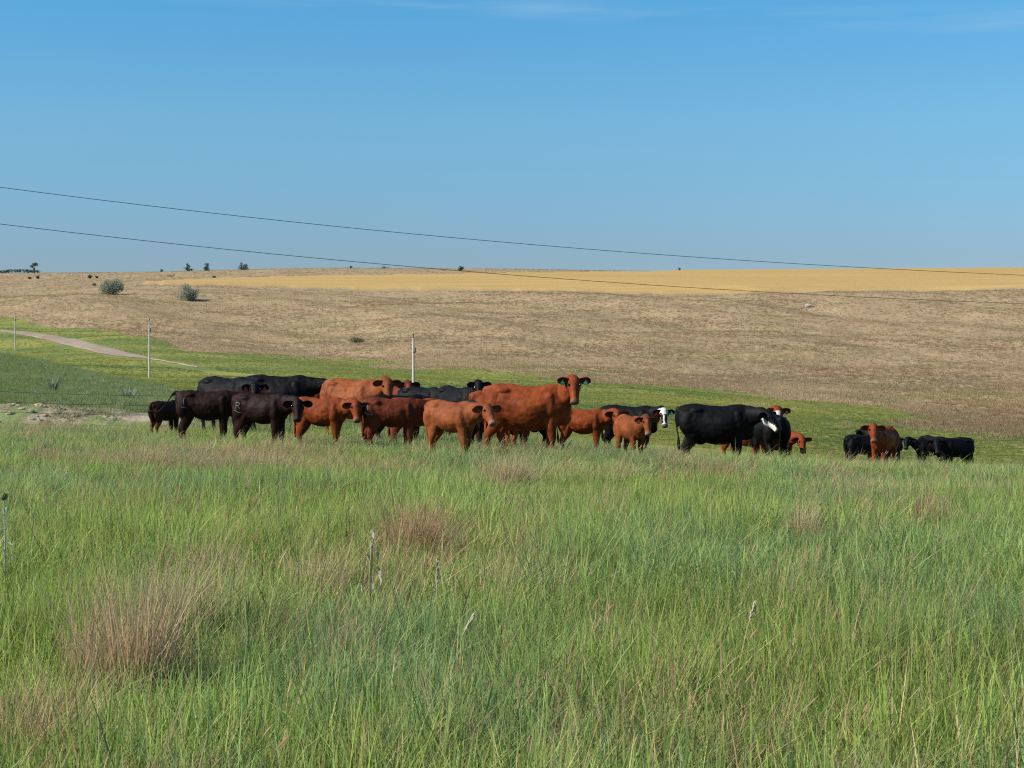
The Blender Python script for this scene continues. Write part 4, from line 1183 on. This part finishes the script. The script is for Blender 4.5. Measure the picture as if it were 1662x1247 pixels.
# eroded clods of the cut bank behind the fence
def clods():
    bm = bmesh.new()
    for i in range(190):
        u = random.uniform(-250, 330); d = random.uniform(54.6, 57.4)
        x = (u - 831) / F * d
        if fbm(np.array([x]), np.array([d]), 2.2, 12, 2)[0] < .5: continue
        r = random.uniform(.03, .13)
        g0 = len(bm.verts)
        bmesh.ops.create_icosphere(bm, subdivisions=2, radius=1)
        bm.verts.ensure_lookup_table()
        off = Vector((x, d, hz(x, d) + r * .1)); sd_ = Vector((i * 3.1, 0, 0))
        for v in bm.verts[g0:]:
            k = r * (1 + .5 * noise.noise(v.co * 1.7 + sd_))
            v.co = Vector((v.co.x * 1.5, v.co.y * .8, v.co.z * .8)) * k + off
    me = bpy.data.meshes.new('bank_rubble'); bm.to_mesh(me); bm.free(); me.materials.append(M_SOIL)
    tag(link('bank_rubble', me), 'sandy clods breaking out of the eroded bank behind the fence', kind='stuff')
clods()

# ------------------------------------------------------------------ tussocks, stalks and plants one can point to
def blade_static(name, ca, cb, tip=None):
    t = NT(name)
    c = t.mix(t.attr('b2'), ca, cb)
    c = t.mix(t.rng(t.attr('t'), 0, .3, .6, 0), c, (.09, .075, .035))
    pb = t.new('ShaderNodeBsdfPrincipled'); t.l.new(c, pb.inputs['Base Color']); pb.inputs['Roughness'].default_value = .6; pb.inputs['Specular IOR Level'].default_value = .25
    tr = t.new('ShaderNodeBsdfTranslucent'); t.l.new(c, tr.inputs['Color'])
    mx = t.new('ShaderNodeMixShader'); mx.inputs[0].default_value = .28
    t.l.new(pb.outputs[0], mx.inputs[1]); t.l.new(tr.outputs[0], mx.inputs[2]); t.l.new(mx.outputs[0], t.out.inputs['Surface'])
    return t.m
M_STRAW = blade_static('straw_blade', (.58, .45, .275), (.42, .285, .16))
M_RUST = blade_static('rusty_straw_blade', (.48, .32, .185), (.32, .18, .10))
M_TUFT = blade_static('tuft_blade', (.13, .19, .045), (.08, .14, .05))
def tussock(label, px, d, rad, h, n, mat, lean=.45, w=.0042):
    g = P(px, d)
    root = bpy.data.objects.new('grass_tussock', None); COL.objects.link(root); root.location = g
    tag(root, label, 'tussock', 'tan grass tussocks in the meadow')
    me = blade_mesh('dry_blades', [blades(int(n * .7), rad * .7, h, w, lean, .35, bias=(.07, 0), hvar=.45), blades(int(n * .3), rad, h * .75, w, lean * 1.6, .6, bias=(.1, 0), hvar=.4)] + seed_stalks(max(4, n // 90), rad * .7, h * 1.08, .07, .007, bias=(.12, 0)), mat)
    o = link('dry_blades', me, root); o['kind'] = 'stuff'
    me = blade_mesh('green_blades', [blades(int(n * .25), rad * 1.1, h * .6, w * 1.2, .6, .5)], M_TUFT)
    o = link('green_blades', me, root); o['kind'] = 'stuff'
tussock('dense rusty tussock left of the picture centre, below the light red calf', 668, 12.2, .20, .50, 1500, M_RUST, .5)
tussock('tallest tan tussock in the left foreground, front clump', 218, 7.35, .15, .68, 620, M_STRAW, .24)
tussock('tan tussock standing close on the left side of the tallest foreground one', 150, 7.6, .12, .56, 330, M_STRAW, .24)
tussock('tan tussock at the upper right of the tallest left foreground clump', 282, 8.6, .16, .54, 380, M_STRAW, .26)
tussock('tan tussock highest up the slope of the four in the left foreground', 335, 11.0, .22, .42, 360, M_STRAW, .35)
tussock('thin tan tussock between the left foreground clumps and the rusty tussock', 520, 10.4, .18, .44, 380, M_STRAW, .35)
tussock('tan tussock below the front legs of the largest red cow', 822, 20.0, .30, .52, 900, M_STRAW, .45, .005)
tussock('round rusty tussock below the long black cow', 1166, 22.0, .34, .36, 900, M_RUST, .7, .005)
tussock('upright rusty tussock nearest the right edge', 1502, 15.3, .19, .46, 600, M_RUST, .35)
tussock('thin tan tussock with a dark green base right of centre', 1305, 14.0, .16, .46, 360, M_STRAW, .35)
tussock('tan tussock below the two branded brown calves', 420, 22.5, .45, .42, 700, M_STRAW, .5, .005)
tussock('tan tussock with dark green base in the left middle distance', 230, 22.5, .45, .44, 700, M_STRAW, .5, .005)
tussock('wide low tussock near the left edge in the middle distance', 72, 23.5, .4, .34, 500, M_RUST, .6, .005)
tussock('tan tussock below the red calf with the lowered head', 1420, 19.0, .3, .34, 400, M_STRAW, .5, .005)
tussock('sparse tan tussock at the bottom left corner', 40, 6.3, .2, .42, 220, M_STRAW)

M_SEED = simple('seed_head', (0.4400, 0.3760, 0.2640), .8, 60, .3)
M_CULM = simple('culm', (.30, .30, .12), .7)
def seed_stalk(label, px, d, h, lean, droop, headlen):
    root = bpy.data.objects.new('seed_stalk', None); COL.objects.link(root); root.location = P(px, d)
    tag(root, label, 'grass stalk', 'tall seed stalks in the foreground')
    bm = bmesh.new()
    pts = []
    N = 12
    for k in range(N + 1):
        q = k / N
        pts.append((lean * h * q + droop * max(0, q - .7) * 2.2, 0, h * (q - droop * 1.2 * max(0, q - .75) ** 1.4 * 3), .0022 * (1 - .5 * q), .0022 * (1 - .5 * q)))
    tube(bm, pts, 24, 5); me = bpy.data.meshes.new('stem'); bm.to_mesh(me); bm.free(); me.materials.append(M_CULM); link('stem', me, root)
    bm = bmesh.new()
    for k in range(46):
        q = 1 - headlen / h * (k / 46)
        c = Vector(cr(pts, q)[:3]); c2 = Vector(cr(pts, max(q - .02, 0))[:3]); dr = (c - c2).normalized()
        a = random.random() * 6.28; s = Vector((math.cos(a), math.sin(a), 0)) * .007 * math.sin(PI * (k / 46) ** .7 * .9 + .25)
        m = Matrix.Translation(c + s) @ (dr + s * 40).to_track_quat('Z', 'Y').to_matrix().to_4x4() @ Matrix.Diagonal((.0034, .0034, .0105, 1))
        bmesh.ops.create_icosphere(bm, subdivisions=1, radius=1, matrix=m)
    me = bpy.data.meshes.new('seed_head'); bm.to_mesh(me); bm.free(); me.materials.append(M_SEED); o = link('seed_head', me, root); o['kind'] = 'stuff'
seed_stalk('upright pale seed stalk right of the bent one, in the lower middle', 704, 8.3, .62, .03, .0, .17)
seed_stalk('pale seed stalk bent over to the right in the lower middle', 745, 7.3, .50, .02, .10, .12)
seed_stalk('slim seed stalk beside the dried leaves left of the upright pale one', 598, 9.0, .64, .0, .03, .08)
seed_stalk('single seed stalk rising in the lower right, leaning right', 1190, 7.5, .5, .2, .02, .10)

# dried curled leaves on a dark stem
def dried_weed():
    root = bpy.data.objects.new('dried_weed', None); COL.objects.link(root); root.location = P(600, 9.2)
    tag(root, 'thin dried weed with curled whitish leaves left of the seed stalks', 'weed')
    bm = bmesh.new()
    tube(bm, [(-.02, 0, 0, .003, .003), (.0, 0, .3, .003, .003), (.012, 0, .62, .002, .002)], 12, 5)
    me = bpy.data.meshes.new('stem'); bm.to_mesh(me); bm.free(); me.materials.append(M_BARK); link('stem', me, root)
    mw = simple('dried_leaf', (.38, .35, .30), .7)
    for k, (x, z) in enumerate([(-.0, .64), (.03, .52), (-.02, .50), (.04, .42), (.045, .38), (-.07, .34), (.0, .33)]):
        V, Fc = [], []
        for i in range(7):
            q = i / 6; a = q * 2.6
            c = Vector((x + .018 * math.sin(a), .01 * math.cos(k * 2 + a), z + .035 * math.cos(a) * .6 - .03 * q))
            w = .009 * math.sin(PI * (q * .8 + .15)); sd_ = Vector((.5, math.sin(k), .6)).normalized()
            V += [c - sd_ * w, c + sd_ * w]
            if i: Fc.append((2 * i - 2, 2 * i - 1, 2 * i + 1, 2 * i))
        link('dry_leaf', mesh_np('dry_leaf', V, Fc, [mw], True), root)
dried_weed()

# thistle at the left edge
def thistle():
    root = bpy.data.objects.new('thistle', None); COL.objects.link(root); root.location = P(2, 11.0)
    tag(root, 'silvery thistle with a round green bud at the left edge', 'thistle')
    bm = bmesh.new(); tube(bm, [(0, 0, 0, .007, .007), (.01, 0, .35, .006, .006), (.005, 0, .66, .004, .004)], 12, 7)
    ml = leaf_material('thistle_leaf', (.26, .33, .24), (.42, .48, .38), .4)
    me = bpy.data.meshes.new('stem'); bm.to_mesh(me); bm.free(); me.materials.append(simple('thistle_stem', (.3, .36, .28), .7)); link('stem', me, root)
    for k in range(11):
        z = .10 + .05 * k; a = k * 2.4; L = .13 - .006 * k
        d_ = Vector((math.cos(a), math.sin(a), .25)).normalized(); s_ = d_.cross(Vector((0, 0, 1))).normalized()
        V, Fc, b2 = [], [], []
        for i in range(9):
            q = i / 8; w = L * .20 * (1 - q) * (1.5 if i % 2 else .5) + .001
            c = Vector((.01, 0, z)) + d_ * L * q - Vector((0, 0, .05 * q * q))
            V += [c - s_ * w + Vector((0, 0, w * .6)), c, c + s_ * w + Vector((0, 0, w * .6))]; b2 += [random.random()] * 3
            if i: Fc += [(3 * i - 3, 3 * i - 2, 3 * i + 1, 3 * i), (3 * i - 2, 3 * i - 1, 3 * i + 2, 3 * i + 1)]
        me = mesh_np('leaf', V, Fc, [ml]); fattr(me, 'b2', b2); link('leaf', me, root)
    bm = bmesh.new(); bmesh.ops.create_icosphere(bm, subdivisions=3, radius=.026)
    for v in bm.verts:
        v.co *= 1 + .12 * math.sin(v.co.z * 400) * math.sin(math.atan2(v.co.y, v.co.x) * 9); v.co.z *= 1.05
    me = bpy.data.meshes.new('bud'); bm.to_mesh(me); bm.free(); me.materials.append(simple('bud_green', (0.1250, 0.1500, 0.0400), .7, 40)); o = link('bud', me, root); o.location = (.005, 0, .68)
thistle()

# yuccas and weeds on the mound
def yucca(name, label, px, py, r, n, mat, up=.7):
    g = ground_hit(px, py, 56, 140)
    root = bpy.data.objects.new(name, None); COL.objects.link(root); root.location = g
    tag(root, label, name.split('_')[-1] if name != 'yucca' else 'yucca', 'plants on the low mound')
    me = blade_mesh('leaves', [blades(n, r * .15, r, r * .06, .9, .25, bias=(0, 0), hvar=.25, segs=3)], mat)
    o = link('leaves', me, root); o['kind'] = 'stuff'
M_YUC = blade_static('yucca_leaf', (.30, .35, .22), (.22, .27, .15))
yucca('yucca', 'spiky pale yucca on the mound behind the fence at the left', 86, 637, .75, 70, M_YUC)
yucca('tall_weed', 'upright leafy weed on the mound above the sandy bank, left of the raised tail', 210, 650, .62, 50, M_YUC)
yucca('tall_weed', 'low weed at the top of the sandy bank', 55, 645, .4, 40, M_YUC)
yucca('tall_weed', 'pale weed beside the wire, between the yucca and the upright weed', 137, 648, .4, 40, M_YUC)
yucca('tall_weed', 'low bushy weed clump on the crest of the mound', 166, 627, .4, 60, M_YUC)

# ------------------------------------------------------------------ fence
M_WIRE = simple('rusty_wire', (.085, .075, .065), .6, 30, bump=0)
M_POST = simple('steel_post', (.07, .09, .06), .6, 10)
M_POLE = simple('weathered_pole', (.50, .47, .42), .85, 3, .12)
M_CABLE = simple('cable', (.045, .045, .05), .5, bump=0)
def polytube(name, pts, r, mat, parent=None, n=5):
    V, Fc = [], []
    for i, p in enumerate(pts):
        a = pts[max(i - 1, 0)]; b = pts[min(i + 1, len(pts) - 1)]; d_ = (b - a).normalized()
        s_ = d_.cross(Vector((0, 0, 1)));  s_ = s_.normalized() if s_.length > 1e-4 else Vector((1, 0, 0)); u_ = s_.cross(d_)
        for k in range(n): V.append(p + s_ * r * math.cos(2 * PI * k / n) + u_ * r * math.sin(2 * PI * k / n))
        if i:
            for k in range(n): Fc.append(((i - 1) * n + k, (i - 1) * n + (k + 1) % n, i * n + (k + 1) % n, i * n + k))
    return link(name, mesh_np(name, V, Fc, [mat], True), parent)

def fence():
    root = bpy.data.objects.new('wire_fence', None); COL.objects.link(root)
    tag(root, 'barbed wire fence with four strands running behind the herd', 'fence')
    A = Vector((-22.5, 36.5, 0)); B = Vector((25.5, 58.5, 0))
    # passes (px 0, d 40) and (px 1662, d 55)
    stations = []
    for (u, d) in ((-330, 37.3), (-140, 38.8), (470, 43.8), (850, 47.2), (1232, 50.9), (1760, 56.0)):
        stations.append(Vector(((u - 831) / F * d, d, 0)))
    for p in stations: p.z = hz(p.x, p.y)
    bm = bmesh.new()
    prof = [(-.02, -.004), (.02, -.004), (.02, 0), (.004, 0), (.004, .03), (-.004, .03), (-.004, 0), (-.02, 0)]
    a = [bm.verts.new((x, y, -.3)) for x, y in prof]; b = [bm.verts.new((x, y, 1.22)) for x, y in prof]
    bm.faces.new(b); bm.faces.new(a[::-1])
    for k in range(8): bm.faces.new((a[k], a[(k + 1) % 8], b[(k + 1) % 8], b[k]))
    pm = bpy.data.meshes.new('post'); bm.to_mesh(pm); bm.free(); pm.materials.append(M_POST)
    for p in stations:
        o = link('post', pm, root); o.location = p
    for h in (.30, .60, .87, 1.14):
        pts = []
        for p, q in zip(stations, stations[1:]):
            for k in range(12):
                t = k / 12; v = p.lerp(q, t); v.z = p.z * (1 - t) + q.z * t + h - .05 * 4 * t * (1 - t) * (1 + h)
                pts.append(v)
        pts.append(stations[-1] + Vector((0, 0, h)))
        w = polytube('wire', pts, .0050, M_WIRE, root, 4)
fence()

def pole_mesh():
    bm = bmesh.new()
    tube(bm, [(0, 0, -.4, .125, .125), (0, 0, 3.5, .105, .105), (0, 0, 7.0, .085, .085)], 8, 10)
    me = bpy.data.meshes.new('pole'); bm.to_mesh(me); bm.free(); me.materials.append(M_POLE); return me
PM = pole_mesh()
def utility_pole(label, px, py_base, d, top_py, near=False):
    g = P(px, d)
    root = bpy.data.objects.new('utility_pole', None); COL.objects.link(root); root.location = g
    tag(root, label, 'utility pole', 'pale poles along the valley road')
    h = ray_point(px, top_py, d).z - g.z
    o = link('pole', PM, root); o.scale = (1, 1, h / 7.0)
    # bracket and insulator
    bm = bmesh.new()
    tube(bm, [(0, 0, h - .1, .03, .03), (0, 0, h + .12, .03, .03), (0, 0, h + .28, .05, .05), (0, 0, h + .34, .02, .02)], 8, 8)
    me = bpy.data.meshes.new('insulator'); bm.to_mesh(me); bm.free(); me.materials.append(M_CABLE); link('insulator', me, root)
    bm = bmesh.new(); tube(bm, [(.0, -.10, h - 1.15, .05, .05), (.16, -.12, h - 1.1, .04, .04), (.18, -.12, h - .75, .06, .06)], 8, 8)
    me = bpy.data.meshes.new('bracket'); bm.to_mesh(me); bm.free(); me.materials.append(M_CABLE); link('bracket', me, root)
    return root
utility_pole('thin grey pole at the far left beside the dirt road', 25, 572, 292, 511)
utility_pole('pale pole standing in the valley left of the herd', 242, 618, 186, 522).rotation_euler = (0, R(.6), 0)
utility_pole('pale pole rising behind the herd near the dark red cow peering over', 671, 690, 125, 549)

def wires():
    def line(pts, label):
        a = np.array(pts, float)
        co = np.polyfit(a[:, 0], a[:, 1], 2)
        out = []
        for u in np.arange(-420, 2090, 40):
            # straight run in plan from (-14, 43) to (18.2, 56)
            k = (u - 831) / F
            # x = k*y ; (x+13.97)/(32.17) = (y-43)/13
            y = (43 * 32.17 / 13 - 13.97) / (32.17 / 13 - k)
            if y < 20: continue
            out.append(ray_point(u, float(np.polyval(co, u)), y))
        o = polytube('power_line', out, .0068, M_CABLE, None, 6)
        tag(o, label, 'power line', 'overhead wires crossing the view')
        return out
    u = line([(0, 304), (450, 358), (900, 400), (1438, 436.5), (1662, 447)], 'upper overhead wire crossing the sky from left down to the right')
    l = line([(0, 364), (540, 421), (833, 447), (1100, 466), (1350, 480), (1662, 493)], 'lower overhead wire crossing the hillside down to the right')
    return u, l
wires()
print('objects', len(bpy.data.objects))
